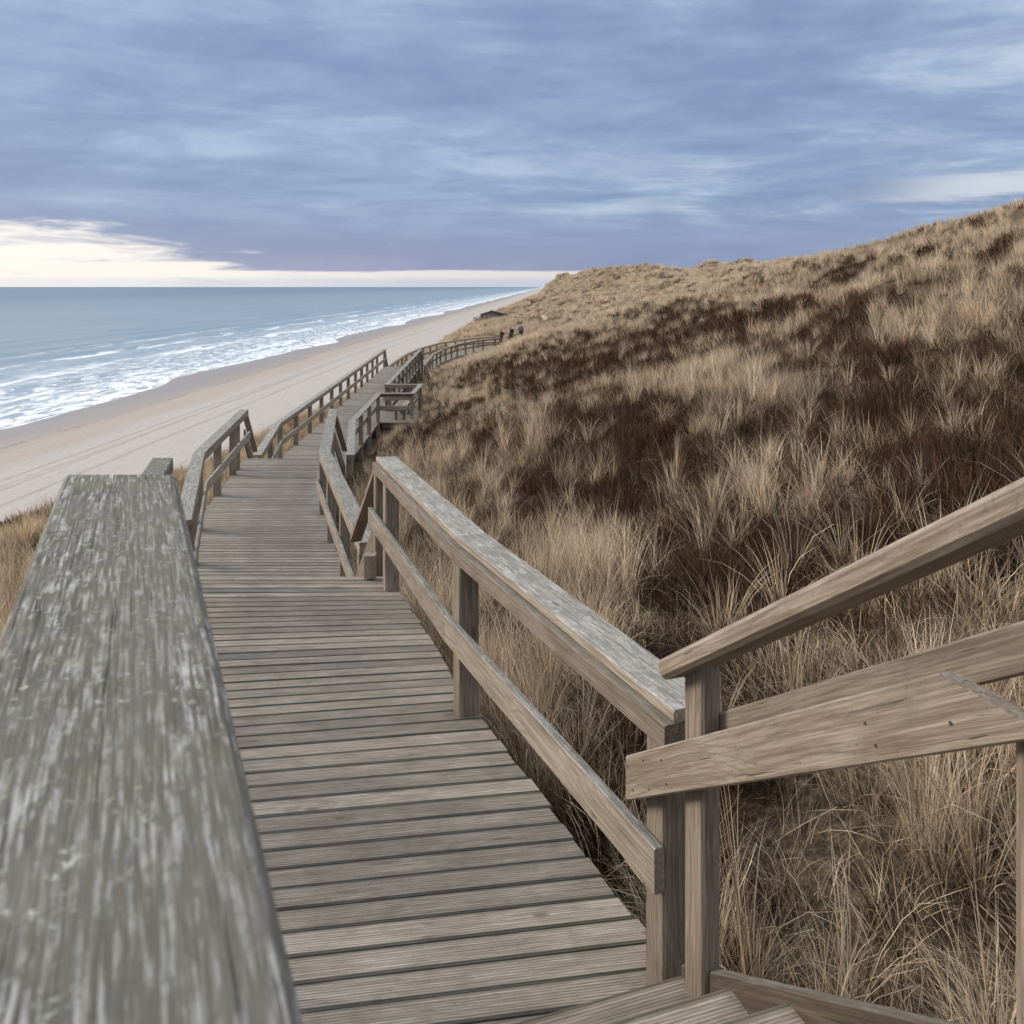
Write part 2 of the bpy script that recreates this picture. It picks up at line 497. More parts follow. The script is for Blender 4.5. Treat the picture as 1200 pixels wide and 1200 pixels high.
def heather(X, Y):
    X, Y = np.asarray(X, float), np.asarray(Y, float)
    wx = X + 0.45 * fbm(PN, X / 3.1 + 40, Y / 4.0, 3)
    wy = Y + 1.1 * fbm(PN2, X / 3.1, Y / 5.0 + 11, 3)
    d = np.zeros_like(X)
    for cx, cy, rx, ry, an, w in DARK:
        ca, sa = math.cos(an), math.sin(an)
        dx, dy = wx - cx, wy - cy
        p, q = (dx * ca + dy * sa) / (rx * 1.35), (-dx * sa + dy * ca) / (ry * 1.6)
        d = np.maximum(d, w * np.clip(1.6 - 1.2 * np.sqrt(p * p + q * q), 0, 1))
    nz = fbm(PN2, X / 2.2 + 5, Y / 4.5, 4)
    d = np.clip(d + np.clip(nz * 2.0 - 0.16, 0, .9) * np.clip((X + 4) / 5, 0, 1), 0, 1)
    lw = np.clip((np.interp(Y, TY, TXP) - 2.5 - X) / 2, 0, 1) * np.clip((60 - Y) / 20, 0, 1)
    d = np.clip(d + lw * np.clip(nz * 2.2 + 0.05, 0, .8), 0, 1)
    return d


def sandy(X, Y):
    X, Y = np.asarray(X, float), np.asarray(Y, float)
    s = np.zeros_like(X)
    for x0, y0, x1, y1, w in SANDY:
        dx, dy = x1 - x0, y1 - y0
        tt = np.clip(((X - x0) * dx + (Y - y0) * dy) / (dx * dx + dy * dy), 0, 1)
        dd = np.hypot(X - x0 - tt * dx, Y - y0 - tt * dy) + 0.5 * fbm(PN, X / 1.5, Y / 1.8, 3)
        s = np.maximum(s, 0.8 * np.clip(1.3 - dd / w, 0, 1))
    return s


def mesh_grid(name, P, mat, attrs=None, smooth=True):
    nr, nc = P.shape[:2]
    idx = np.arange(nr * nc).reshape(nr, nc)
    q = np.stack([idx[:-1, :-1], idx[:-1, 1:], idx[1:, 1:], idx[1:, :-1]], -1).reshape(-1, 4)
    me = bpy.data.meshes.new(name)
    me.vertices.add(nr * nc)
    me.vertices.foreach_set('co', P.reshape(-1, 3).astype(np.float32).ravel())
    me.loops.add(q.size)
    me.loops.foreach_set('vertex_index', q.ravel().astype(np.int32))
    me.polygons.add(len(q))
    me.polygons.foreach_set('loop_start', (np.arange(len(q)) * 4).astype(np.int32))
    me.polygons.foreach_set('loop_total', np.full(len(q), 4, np.int32))
    me.polygons.foreach_set('use_smooth', np.full(len(q), smooth))
    for k, v in (attrs or {}).items():
        a = me.attributes.new(k, 'FLOAT', 'POINT')
        a.data.foreach_set('value', v.astype(np.float32).ravel())
    me.materials.append(mat)
    me.update(calc_edges=True)
    me.validate()
    o = bpy.data.objects.new(name, me)
    COL.objects.link(o)
    return o


def mat_dune():
    m, t = new_mat('dune_soil')
    p = t.n('ShaderNodeTexCoord').outputs['Object']
    hz = t.n('ShaderNodeAttribute', attribute_name='heather').outputs['Fac']
    sd = t.n('ShaderNodeAttribute', attribute_name='sandy').outputs['Fac']
    n1 = t.noise(p, 14.0, 5, 0.65)
    n2 = t.noise(p, 2.2, 4, 0.6)
    n3 = t.noise(p, 60.0, 3, 0.6)
    litter = t.mix(t.ss(n1, 0.38, 0.72), (0.045, 0.032, 0.021), (0.19, 0.145, 0.095))
    litter = t.mix(t.m('MULTIPLY', t.ss(n3, 0.45, 0.7), 0.5), litter, (0.07, 0.05, 0.035))
    dk = t.mix(t.ss(n1, 0.35, 0.7), (0.018, 0.010, 0.008), (0.065, 0.036, 0.025))
    dk = t.mix(t.m('MULTIPLY', t.ss(n2, 0.55, 0.72), 0.7), dk, (0.045, 0.042, 0.018))
    col = t.mix(t.ss(hz, 0.15, 0.6), litter, dk)
    sand = t.mix(n3, (0.36, 0.29, 0.21), (0.47, 0.39, 0.29))
    col = t.mix(t.ss(sd, 0.3, 0.8), col, sand)
    bp = t.n('ShaderNodeBump', {'Height': t.m('ADD', n1, t.m('MULTIPLY', n3, 0.5)), 'Strength': 0.9, 'Distance': 0.06})
    finish(t, col, 0.95, bp.outputs[0], 0.1)
    return m


def mat_beach():
    m, t = new_mat('beach_sand')
    p = t.n('ShaderNodeNewGeometry').outputs['Position']
    x, y, z = t.xyz(p)
    L = t.m('SUBTRACT', x, t.m('MULTIPLY', y, 0.04))
    n1 = t.noise(t.vec(t.m('MULTIPLY', L, 0.16), t.m('MULTIPLY', y, 0.03), 0.0), 1.0, 5, 0.6)
    n2 = t.noise(p, 1.3, 5, 0.7)
    n3 = t.noise(t.vec(t.m('MULTIPLY', L, 1.2), t.m('MULTIPLY', y, 0.25), 0.0), 1.0, 5, 0.65, 0.5)
    dry = t.mix(n2, (0.275, 0.246, 0.222), (0.355, 0.322, 0.297))
    warm = t.mix(n2, (0.25, 0.213, 0.181), (0.315, 0.272, 0.235))
    wet = t.mix(n2, (0.195, 0.168, 0.15), (0.245, 0.213, 0.19))
    Lw = t.m('ADD', L, t.m('MULTIPLY', t.m('SUBTRACT', n1, 0.5), 9.0))
    col = t.mix(t.ss(Lw, -51.0, -46.0), warm, dry)
    col = t.mix(t.ss(Lw, -53.0, -59.0), col, wet)
    col = t.mix(t.m('MULTIPLY', t.ss(n3, 0.50, 0.72), 0.38), col, (0.25, 0.21, 0.18))
    # wheel ruts left by vehicles along the beach
    rut = None
    for c0, am, fr, ph in ((-45.0, .7, .021, .3), (-43.3, .7, .021, .3), (-42.6, 2.6, .013, 1.9), (-38.9, 1.3, .019, 1.2)):
        ctr = t.m('ADD', c0, t.m('MULTIPLY', t.m('SINE', t.m('ADD', t.m('MULTIPLY', y, fr), ph)), am))
        dd = t.m('ABSOLUTE', t.m('SUBTRACT', t.m('ADD', L, t.m('MULTIPLY', t.m('SUBTRACT', n2, .5), 1.1)), ctr))
        r_ = t.ss(dd, 0.42, 0.08)
        rut = r_ if rut is None else t.m('MAXIMUM', rut, r_)
    rut = t.m('MULTIPLY', rut, t.ss(n1, 0.25, 0.5, 0.35, 1.0))
    col = t.mix(t.m('MULTIPLY', rut, 0.42), col, (0.20, 0.175, 0.155))
    wr = t.noise(t.vec(t.m('MULTIPLY', L, 0.9), t.m('MULTIPLY', y, 0.35), 5.0), 1.0, 5, 0.7)
    wl = t.m('ABSOLUTE', t.m('ADD', t.m('ADD', L, 56.5), t.m('ADD', t.m('MULTIPLY', t.m('SUBTRACT', n1, 0.5), 14.0), t.m('MULTIPLY', t.m('SUBTRACT', wr, .5), 2.0))))
    col = t.mix(t.m('MULTIPLY', t.m('MULTIPLY', t.ss(wl, 0.55, 0.1), t.ss(wr, 0.46, 0.6)), 0.75), col, (0.10, 0.08, 0.065))
    ft = t.noise(t.vec(t.m('MULTIPLY', L, 1.9), t.m('MULTIPLY', y, 0.8), 2.0), 1.0, 3, 0.6)
    fz = t.m('MULTIPLY', t.ss(ft, 0.60, 0.70), t.ss(Lw, -54.0, -49.0))
    col = t.mix(t.m('MULTIPLY', fz, 0.30), col, (0.20, 0.17, 0.145))
    h = t.m('SUBTRACT', t.m('SUBTRACT', t.m('ADD', t.m('MULTIPLY', n2, 0.6), n3), rut), fz)
    bp = t.n('ShaderNodeBump', {'Height': h, 'Strength': 0.5, 'Distance': 0.15})
    ro = t.ss(Lw, -55.0, -64.0, 0.95, 0.35)
    finish(t, col, ro, bp.outputs[0], 0.3)
    return m


def mat_sea():
    m, t = new_mat('sea_water')
    p = t.n('ShaderNodeNewGeometry').outputs['Position']
    x, y, z = t.xyz(p)
    L = t.m('SUBTRACT', x, t.m('MULTIPLY', y, 0.04))
    out = t.m('SUBTRACT', -71.0, L)               # metres out from the waterline
    wv = t.noise(t.vec(t.m('MULTIPLY', L, 0.22), t.m('MULTIPLY', y, 0.07), 0.0), 1.0, 6, 0.6, 0.3)
    w2 = t.noise(t.vec(t.m('MULTIPLY', L, 0.03), t.m('MULTIPLY', y, 0.012), 4.0), 1.0, 4, 0.55)
    w3 = t.noise(t.vec(t.m('MULTIPLY', L, 0.6), t.m('MULTIPLY', y, 0.22), 2.0), 1.0, 4, 0.62, 0.9)
    w4 = t.noise(t.vec(t.m('MULTIPLY', L, 0.10), t.m('MULTIPLY', y, 0.022), 9.0), 1.0, 4, 0.6, 0.4)
    deep = t.mix(t.ss(out, 30.0, 900.0), (0.18, 0.235, 0.27), (0.08, 0.13, 0.165))
    deep = t.mix(t.m('MULTIPLY', t.ss(w2, 0.4, 0.7), 0.5), deep, (0.12, 0.185, 0.22))
    # surf: broken sheets near the waterline, separate crests farther out
    o2 = t.m('ADD', out, t.m('MULTIPLY', t.m('SUBTRACT', w4, 0.5), 26.0))
    band = t.ss(o2, 52.0, 6.0, 0.0, 1.0)
    lace = t.ss(w3, 0.44, 0.64)
    crest = t.m('SINE', t.m('ADD', t.m('MULTIPLY', o2, 0.36), t.m('MULTIPLY', wv, 5.0)))
    cm = t.m('MULTIPLY', t.ss(crest, 0.45, 1.0), t.ss(o2, 88.0, 40.0))
    cm = t.m('MULTIPLY', cm, t.ss(w4, 0.42, 0.58))
    foam = t.m('MAXIMUM', t.m('MULTIPLY', cm, t.ss(w3, 0.30, 0.5)), t.m('MULTIPLY', band, lace))
    edge = t.ss(o2, 9.0, 4.0)
    foam = t.m('MAXIMUM', foam, t.m('MULTIPLY', edge, t.ss(w3, 0.36, 0.54)))
    foam = t.m('MULTIPLY', foam, 1.0, None, True)
    milky = t.mix(t.m('MULTIPLY', t.ss(o2, 75.0, 15.0), 0.7), deep, (0.30, 0.35, 0.38))
    col = t.mix(foam, milky, (0.62, 0.635, 0.65))
    sc = t.n('ShaderNodeVectorMath', {0: p, 1: (0.55, 0.22, 1.0)}, operation='MULTIPLY').outputs[0]
    rip = t.noise(sc, 1.0, 6, 0.65)
    swell = t.noise(t.vec(t.m('MULTIPLY', L, 0.06), t.m('MULTIPLY', y, 0.02), 1.0), 1.0, 3, 0.5)
    h = t.m('ADD', t.m('MULTIPLY', rip, 0.35), t.m('ADD', t.m('MULTIPLY', swell, 2.0), t.m('MULTIPLY', foam, 0.25)))
    bp = t.n('ShaderNodeBump', {'Height': h, 'Strength': 0.85, 'Distance': 0.8})
    ro = t.m('ADD', 0.28, t.m('MULTIPLY', foam, 0.6))
    finish(t, col, ro, bp.outputs[0], 0.4)
    return m


def build_land():
    # dune hillside, one sheet, denser near the camera
    ys = [-8.0]
    while ys[-1] < 400:
        ys.append(ys[-1] + 0.14 + 0.012 * max(ys[-1], 0))
    ys = np.array(ys)
    nx = 330
    u = np.linspace(0, 1, nx)
    X = np.zeros((len(ys), nx))
    for i, yy in enumerate(ys):
        c0 = float(np.interp(yy, TY, TXC))
        p0 = float(np.interp(yy, TY, TXP))
        r0 = float(np.interp(yy, RY, RX))
        k = np.array([0, .07, .2, .86, 1.0])
        X[i] = np.interp(u, k, [c0 - 24, c0 - .5, p0 + .3, r0 + 2, r0 + 34])
    Y = np.repeat(ys[:, None], nx, 1)
    Z = ground(X, Y)
    d = mesh_grid('dune_hillside', np.stack([X, Y, Z], -1), mat_dune(), {'heather': heather(X, Y), 'sandy': sandy(X, Y)})
    tag(d, 'sloping dune hillside under the dry grass right of the boardwalk', 'hillside', kind='structure')
    # beach
    ys = np.concatenate([np.linspace(-60, 400, 150), np.geomspace(410, 9000, 60)])
    Ls = np.linspace(-110, 20, 90)
    Lg, Yg = np.meshgrid(Ls, ys)
    Xg = Lg + 0.04 * Yg
    Zg = np.interp(Lg, [-110, -71, -52, -30, 20], [-21.2, -18.0, -16.5, -14.6, -12.5])
    Zg = Zg + 0.10 * fbm(PN, Lg / 6.0, Yg / 18.0, 3) + 0.12 * np.sin(Yg / 23.0 + 2 * PN(Lg / 20, Yg / 60)) * np.clip((Lg + 80) / 9, 0, 1) * np.clip((-55 - Lg) / 9, 0, 1) * 2
    b = mesh_grid('beach', np.stack([Xg, Yg, Zg], -1), mat_beach())
    tag(b, 'pale sandy beach with wheel tracks below the dunes', 'beach', kind='structure')
    # sea: a sheet to the horizon with low breakers near the shore
    ys = np.concatenate([np.linspace(-150, 600, 260), np.geomspace(615, 60000, 60)])
    outs = np.concatenate([np.linspace(-18, 110, 140), np.geomspace(112, 60000, 60)])
    O, Yg = np.meshgrid(outs, ys)
    Lg = -71 - O
    Xg = Lg + 0.04 * Yg
    env = np.clip(O / 12, 0, 1) * np.clip((130 - O) / 60, 0, 1)
    ph = O * 0.36 + 3.2 * PN(O / 40.0, Yg / 60.0) + 1.4 * PN2(O / 15., Yg / 22.)
    Zg = -18 + env * 0.32 * np.maximum(np.sin(ph), -.3) * (0.6 + 0.8 * np.clip(PN2(O / 25., Yg / 45.) + .4, 0, 1))
    s = mesh_grid('sea', np.stack([Xg, Yg, Zg], -1), mat_sea())
    tag(s, 'grey blue sea with white surf rolling onto the beach', 'sea', kind='structure')


build_land()

# ------------------------------------------------------------------ boardwalk parts
DISC = [(.0055 * math.cos(q), .0055 * math.sin(q)) for q in np.linspace(0, 2 * math.pi, 8, endpoint=False)]
M_SCREW = plain('rusty_screw', (0.06, 0.045, 0.038), 0.6, 0.4, 40)


def V3(p):
    return Vector(p)


def offset_path(pts, dist):
    """shift a plan polyline to the right of its travel direction (mitred)"""
    pts = [Vector(p) for p in pts]
    out = []
    for i, p in enumerate(pts):
        ds = []
        if i:
            ds.append((pts[i] - pts[i - 1]).xy.normalized())
        if i < len(pts) - 1:
            ds.append((pts[i + 1] - pts[i]).xy.normalized())
        ns = [Vector((d.y, -d.x)) for d in ds]
        n = sum(ns, Vector((0, 0))).normalized()
        k = dist / max(n.dot(ns[0]), 0.3)
        out.append(Vector((p.x + n.x * k, p.y + n.y * k, p.z)))
    return out


def along(pts, s):
    for i in range(len(pts) - 1):
        d = pts[i + 1] - pts[i]
        if s <= d.length or i == len(pts) - 2:
            return pts[i] + d * (s / d.length), d.normalized()
        s -= d.length


def gz(x, y):
    return float(ground(np.array([x]), np.array([y]))[0])


def railing(label, pts, right=True, posts=(0.1,), deck=1.0, group='boardwalk railings', n0=None, n1=None,
            post_w=0.12, mat=None, width=0.18, cat='railing', fascia=True, mids=(0.53,), post_len=None, inset=0.0):
    """pts: inner edge of the handrail top, outward is right/left of travel"""
    sg = 1 if right else -1
    pts = [Vector(p) for p in pts]
    root = empty('railing', (pts[0].x, pts[0].y, pts[0].z - deck), label, cat, group)
    mat = mat or M_RAIL
    top = [p - Vector((0, 0, 0.0225)) for p in offset_path(pts, sg * width / 2)]
    mb = MB()
    mb.poly(top, rect(width, 0.045, 0.006), n0=n0, n1=n1, gap=0.0008)
    mb.build('top_rail', mat, root)
    inn = offset_path(pts, sg * (0.040 - inset))
    mid = offset_path(pts, sg * (-0.0208 - inset))
    if fascia:
        mb = MB()
        mb.poly([p - Vector((0, 0, 0.045 + 0.045)) for p in inn], rect(0.08, 0.088, 0.004), gap=0.0008)
        mb.build('rail_board', M_POST, root)
    for h in mids:
        mb = MB()
        mb.poly([p - Vector((0, 0, h)) for p in mid], rect(0.04, 0.155, 0.005), gap=0.0012, same=False)
        mb.build('mid_rail', M_RAIL, root)
    pl = offset_path(pts, sg * (post_w / 2 + 0.0005 - inset))
    for s in posts:
        c, d = along(pl, s)
        d2 = Vector((d.x, d.y, 0)).normalized()
        zb = min(gz(c.x, c.y) - 0.25, c.z - deck - 0.35) if post_len is None else c.z - post_len
        mb = MB()
        lean = Vector((R.uniform(-.006, .006), R.uniform(-.006, .006), 0))
        mb.prism(rect(post_w, post_w, 0.009), Vector((c.x, c.y, zb)), Vector((c.x, c.y, c.z - (0.1355 if fascia else 0.0465))) + lean, up=d2)
        mb.build('post', M_POST, root)
    return root


def plank(mb, a0, b0, a1, b1, z0, z1, th=0.038, ch=0.005, gap=0.008):
    """one deck board: a = left edge, b = right edge, 0 = near long side, 1 = far long side"""
    a0, b0, a1, b1 = (Vector((*p, 0)) for p in (a0, b0, a1, b1))
    da, db = (a1 - a0), (b1 - b0)
    wa, wb = da.length, db.length
    ua, ub = da.normalized(), db.normalized()
    a0, a1 = a0 + ua * gap / 2, a1 - ua * gap / 2
    b0, b1 = b0 + ub * gap / 2, b1 - ub * gap / 2
    jl, jr = R.uniform(-.012, .012), R.uniform(-.012, .012)
    ex = (b0 - a0).normalized()
    a0, a1, b0, b1 = a0 + ex * jl, a1 + ex * jl, b0 + ex * jr, b1 + ex * jr
    dz = R.uniform(-.0018, .0018)
    tl = R.uniform(-.0015, .0015)
    sd = R.random()
    base = len(mb.v)
    L = (b0 - a0).length
    for p0, p1, s, tz in ((a0, a1, 0, -tl), (b0, b1, L, tl)):
        w = (p1 - p0).length
        u = (p1 - p0).normalized()
        zz0, zz1 = z0 + dz + tz, z1 + dz + tz
        for q, z, aa in ((p0, zz0 - th, 0), (p1, zz1 - th, w), (p1, zz1 - ch, w), (p1 - u * ch, zz1, w - ch), (p0 + u * ch, zz0, ch), (p0, zz0 - ch, 0)):
            mb.v.append((q.x, q.y, z))
            mb.g.append((s, aa - w / 2, z - zz0))
            mb.r.append(sd)
    k = 6
    for i in range(k):
        j = (i + 1) % k
        mb.f.append((base + i, base + k + i, base + k + j, base + j))
        mb.fm.append(0)
    mb.f.append(tuple(base + i for i in range(k)))
    mb.f.append(tuple(base + k + i for i in reversed(range(k))))
    mb.fm += [0, 0]


def x_at(pl, y):
    ys = [p[1] for p in pl]
    xs = [p[0] for p in pl]
    if y < ys[0]:
        i = 0
    elif y > ys[-1]:
        i = len(ys) - 2
    else:
        i = max(j for j in range(len(ys) - 1) if ys[j] <= y)
    t = (y - ys[i]) / (ys[i + 1] - ys[i])
    return xs[i] + t * (xs[i + 1] - xs[i])


def cross(pl, cx, cy, m):
    """where the plank line through (cx, cy) with slope m meets an edge polyline"""
    y = cy
    for _ in range(12):
        y = cy + m * (x_at(pl, y) - cx)
    return (x_at(pl, y), y)


def deck(label, left, right, y0, y1, zf, mf, name='boardwalk_deck', pitch=0.116, screws=False):
    root = empty(name, ((x_at(left, y0) + x_at(right, y0)) / 2, y0, zf(y0) - 0.2), label, 'boardwalk', 'boardwalk decks')
    mb = MB()
    n = round((y1 - y0) / pitch)
    lines = []
    for i in range(n + 1):
        y = y0 + (y1 - y0) * i / n
        cx = (x_at(left, y) + x_at(right, y)) / 2
        m = mf(y)
        lines.append((cross(left, cx, y, m), cross(right, cx, y, m), zf(y)))
    for i in range(n):
        (a0, b0, z0), (a1, b1, z1) = lines[i], lines[i + 1]
        plank(mb, a0, b0, a1, b1, z0, z1)
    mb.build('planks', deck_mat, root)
    if screws:
        sc = MB()
        for i in range(n):
            (a0, b0, z0), (a1, b1, z1) = lines[i], lines[i + 1]
            for f in (0.045, 0.5, 0.955):
                for g in (0.26, 0.74):
                    ff = f + R.uniform(-.004, .004)
                    x = (a0[0] + (b0[0] - a0[0]) * ff) * (1 - g) + (a1[0] + (b1[0] - a1[0]) * ff) * g
                    y = (a0[1] + (b0[1] - a0[1]) * ff) * (1 - g) + (a1[1] + (b1[1] - a1[1]) * ff) * g
                    z = z0 + (z1 - z0) * g + .0005
                    sc.prism(DISC, (x, y, z), (x, y, z + .0018), up=(0, 1, 0))
        sc.build('screw_heads', M_SCREW, root)
    for f in (0.04, 0.5, 0.96):
        mb = MB()
        st = [lines[0], *[lines[j] for j in range(10, n - 5, 30)], lines[-1]]
        pts = [Vector((a[0] + (b[0] - a[0]) * f, a[1] + (b[1] - a[1]) * f, z - 0.115)) for a, b, z in st]
        mb.poly(pts, rect(0.07, 0.148, 0.004))
        mb.build('joist', M_UNDER, root)
    for j in range(7, n, 20):
        a, b, z = lines[j]
        for f in (0.12, 0.88):
            x, y = a[0] + (b[0] - a[0]) * f, a[1] + (b[1] - a[1]) * f
            mb = MB()
            mb.prism(rect(.11, .11, .006), (x, y, gz(x, y) - .3), (x, y, z - .19), up=(0, 1, 0))
            mb.build('pile', M_UNDER, root)
    return root


def deck_strip(label, left, right, z, pitch=0.116):
    """deck whose boards fan around a curve: edges matched by length"""
    left = [Vector(p) for p in left]
    right = [Vector(p) for p in right]
    LL = sum((left[i + 1] - left[i]).length for i in range(len(left) - 1))
    RR = sum((right[i + 1] - right[i]).length for i in range(len(right) - 1))
    n = round((LL + RR) / 2 / pitch)
    root = empty('boardwalk_deck', (left[0].x + .9, left[0].y, z - .2), label, 'boardwalk', 'boardwalk decks')
    mb = MB()
    ls = [(along(left, LL * i / n)[0], along(right, RR * i / n)[0]) for i in range(n + 1)]
    for i in range(n):
        plank(mb, ls[i][0].xy, ls[i][1].xy, ls[i + 1][0].xy, ls[i + 1][1].xy, z, z)
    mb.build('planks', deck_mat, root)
    for f in (0.05, 0.95):
        mb = MB()
        pts = [ls[j][0].lerp(ls[j][1], f) for j in list(range(0, n, 10)) + [n]]
        mb.poly([Vector((p.x, p.y, z - .115)) for p in pts], rect(0.07, 0.148, 0.004))
        mb.build('joist', M_UNDER, root)
    for j in range(6, n, 18):
        for f in (.12, .88):
            p = ls[j][0].lerp(ls[j][1], f)
            mb = MB()
            mb.prism(rect(.11, .11, .006), (p.x, p.y, gz(p.x, p.y) - .3), (p.x, p.y, z - .19), up=(0, 1, 0))
            mb.build('pile', M_UNDER, root)
    return root


def stairs(label, aL, aR, zt, zb, run, n, name='staircase'):
    """steps going down from the edge aL-aR (top) by run metres along their forward normal"""
    aL, aR = Vector((*aL, 0)), Vector((*aR, 0))
    ex = (aR - aL).normalized()
    fw = Vector((-ex.y, ex.x, 0))
    root = empty(name, ((aL.x + aR.x) / 2, (aL.y + aR.y) / 2, zb), label, 'stairs', 'wooden stairs of the boardwalk')
    rise = (zt - zb) / (n + 1)
    going = run / n
    for i in range(n):
        z = zt - rise * (i + 1)
        mb = MB()
        p = fw * (going * i)
        for h in range(2):
            c0 = aL + p + fw * (going / 2 * (h + .5) + .004)
            c1 = aR + p + fw * (going / 2 * (h + .5) + .004)
            mb.prism(rect(going / 2 - .006, .04, .004), c0 + Vector((0, 0, z - .02)), c1 + Vector((0, 0, z - .02)))
        mb.build('tread', M_DECK, root)
    for e, s in ((aL, 1), (aR, -1)):
        mb = MB()
        b = e - ex * s * .0235
        mb.prism(rect(.04, .24, .004), b + Vector((0, 0, zt - .20)), b + fw * run + Vector((0, 0, zb - .02)), n0=fw, n1=fw)
        mb.build('stringer', M_UNDER, root)
    return root


def stair_rail(label, top, bot, h_mid=0.5, group='sloping stair railings', post=True):
    """sloping handrail from the end of an upper railing to the start of the next one"""
    top, bot = Vector(top), Vector(bot)
    root = empty('stair_railing', (bot.x, bot.y, bot.z - 1), label, 'stair railing', group)
    fw = Vector((bot.x - top.x, bot.y - top.y, 0)).normalized()
    mb = MB()
    mb.prism(rect(.12, .045, .006), top, bot, n0=fw, n1=fw)
    mb.build('top_rail', M_POST, root)
    mb = MB()
    dn = Vector((0, 0, h_mid))
    mb.prism(rect(.04, .15, .005), top - dn, bot - dn, n0=fw, n1=fw)
    mb.build('mid_rail', M_POST, root)
    return root


# --- first section, descending slightly away from the camera
S1R = [(.55, 2.86, -1.44), (-.32, 4.91, -1.455), (-1.24, 7.70, -1.56)]
S1L = [(-1.42, 3.0, -1.44), (-2.08, 4.40, -1.455), (-3.10, 7.70, -1.56)]
z1 = lambda y: -2.44 - 0.14 * max(0.0, min((y - 4.6) / 2.9, 1.1))
m1 = lambda y: 0.15 * max(0.0, min((7.3 - y) / 2.4, 1.0))
dl1 = [(-.98, 1.9), *[(p[0], p[1]) for p in offset_path(S1L, -.09)]]
dr1 = [(p[0], p[1]) for p in offset_path(S1R, .085)]
deck('nearest boardwalk deck of grooved planks at the foot of the upper stairs', dl1, dr1, 1.95, 7.50, z1, m1)
railing('right railing of the nearest deck with broad grey handrail bending once', S1R, True, (0.07, 2.13, 4.55, 5.08), n0=None, n1=(0, 1, 0), inset=0.037)
railing('left railing of the nearest deck half hidden by the lichen covered rail', S1L, False, (0.1, 1.6, 3.2, 4.6), n1=(0, 1, 0), mat=M_OLD)
mb = MB()
mb.prism(rect(.10, .10, .006), (-1.25, 7.42, -2.56), (-1.25, 7.42, -2.36), up=(0, 1, 0))
o = mb.build('post_stub', M_POST)
tag(o, 'short sawn off post stub on the deck beside the first steps down', 'post stub')
# --- steps down to the second section
stairs('wooden steps dropping from the nearest deck to the second deck', (-3.18, 7.51), (-1.12, 7.51), -2.58, -3.55, 1.0, 4)
stair_rail('brown steep handrail dropping beside the right end of the nearest railing', (-1.20, 7.74, -1.63), (-1.55, 8.36, -2.50), .52)
stair_rail('steep handrail dropping beside the left end of the nearest railing', (-3.22, 7.74, -1.63), (-3.38, 8.36, -2.50), .52)
# --- second section
S2R = [(-1.52, 8.38, -2.55), (-2.98, 13.0, -2.55), (-3.82, 17.55, -2.55)]
S2L = [(-2.99, 7.62, -2.55), (-4.73, 12.96, -2.55), (-5.48, 17.5, -2.55)]
dl2 = [(p[0], p[1]) for p in offset_path(S2L, -.085)]
dr2 = [(p[0], p[1]) for p in offset_path(S2R, .085)]
deck_mat = M_DECK_GREY
deck('second boardwalk deck with kinked edges below the first steps', dl2, dr2, 8.52, 17.40, lambda y: -3.55, lambda y: 0.0)
railing('right railing of the second deck with speckled grey handrail ending beside dark stairs', S2R, True, (0.12, 1.9, 3.5, 5.0, 7.0, 9.2, 9.45), n0=None, n1=(0, 1, 0))
railing('left railing of the second deck with grey handrail against the beach', S2L, False, (2.15, 3.3, 4.9, 7.0, 8.6, 9.05), n1=(0, 1, 0))
stairs('hidden wooden steps between the second and third decks', (-5.56, 17.41), (-3.72, 17.41), -3.55, -4.6, 1.15, 4)
stair_rail('steep dark handrail at the left end of the second railing', (-5.58, 17.55, -2.62), (-5.52, 18.05, -3.50), .5)
stair_rail('steep dark handrail at the right end of the second railing', (-3.74, 17.6, -2.62), (-3.60, 18.1, -3.50), .5)
# --- third, long section with the seating bay
S3L = [(-5.36, 18.0, -3.6), (-6.12, 22.3, -3.6), (-7.27, 48.6, -3.6)]
S3R = [(-3.55, 18.0, -3.6), (-4.38, 22.6, -3.6), (-4.60, 28.6, -3.6), (-3.46, 28.6, -3.6), (-3.46, 31.0, -3.6), (-4.70, 31.0, -3.6), (-5.36, 48.4, -3.6)]
dl3 = [(p[0], p[1]) for p in offset_path(S3L, -.085)]
dr3 = [(-3.46, 18.0), (-4.29, 22.62), (-4.51, 28.6), (-4.61, 31.0), (-5.27, 48.4)]
deck('long third boardwalk deck running beside the beach', dl3, dr3, 18.56, 48.75, lambda y: -4.6, lambda y: 0.0, screws=False)
pp3 = [0.12, 2.3] + [4.5 + 2.02 * i for i in range(12)] + [4.5 + 26.3 - .5, 4.5 + 26.3 - .12]
railing('long left railing of the third deck standing above the beach', S3L, False, pp3)
seg = [4.67, 6.0, 1.14, 2.4, 1.24, 17.41]
acc = [sum(seg[:i]) for i in range(7)]
q3 = [0.12, 2.4, acc[1] + .1, acc[1] + 1.8, acc[1] + 3.6, acc[2] - .12, acc[3] - .06, acc[4] + .06, acc[5] + .15] + [acc[5] + 1.2 + 1.85 * i for i in range(9)] + [acc[6] - .15]
railing('right railing of the third deck stepping out around the bench bay', S3R, True, q3)
root = empty('seating_platform', (-3.9, 29.8, -4.9), 'small square plank platform of the bench bay beside the third deck', 'platform')
mb = MB()
for i in range(17):
    y = 28.5 + i * .152
    plank(mb, (-4.50 - .044 * (y - 28.5), y), (-3.35, y), (-4.50 - .044 * (y - 28.35), y + .152), (-3.35, y + .152), -4.602, -4.602)
mb.build('planks', deck_mat, root)
for y in (28.56, 29.8, 31.0):
    mb = MB()
    mb.prism(rect(.07, .148, .004), (-4.4, y, -4.717), (-3.32, y, -4.717))
    mb.build('joist', M_UNDER, root)
root = empty('bench', (-3.75, 29.8, -4.6), 'pale slatted bench inside the railed bay of the third deck', 'bench')
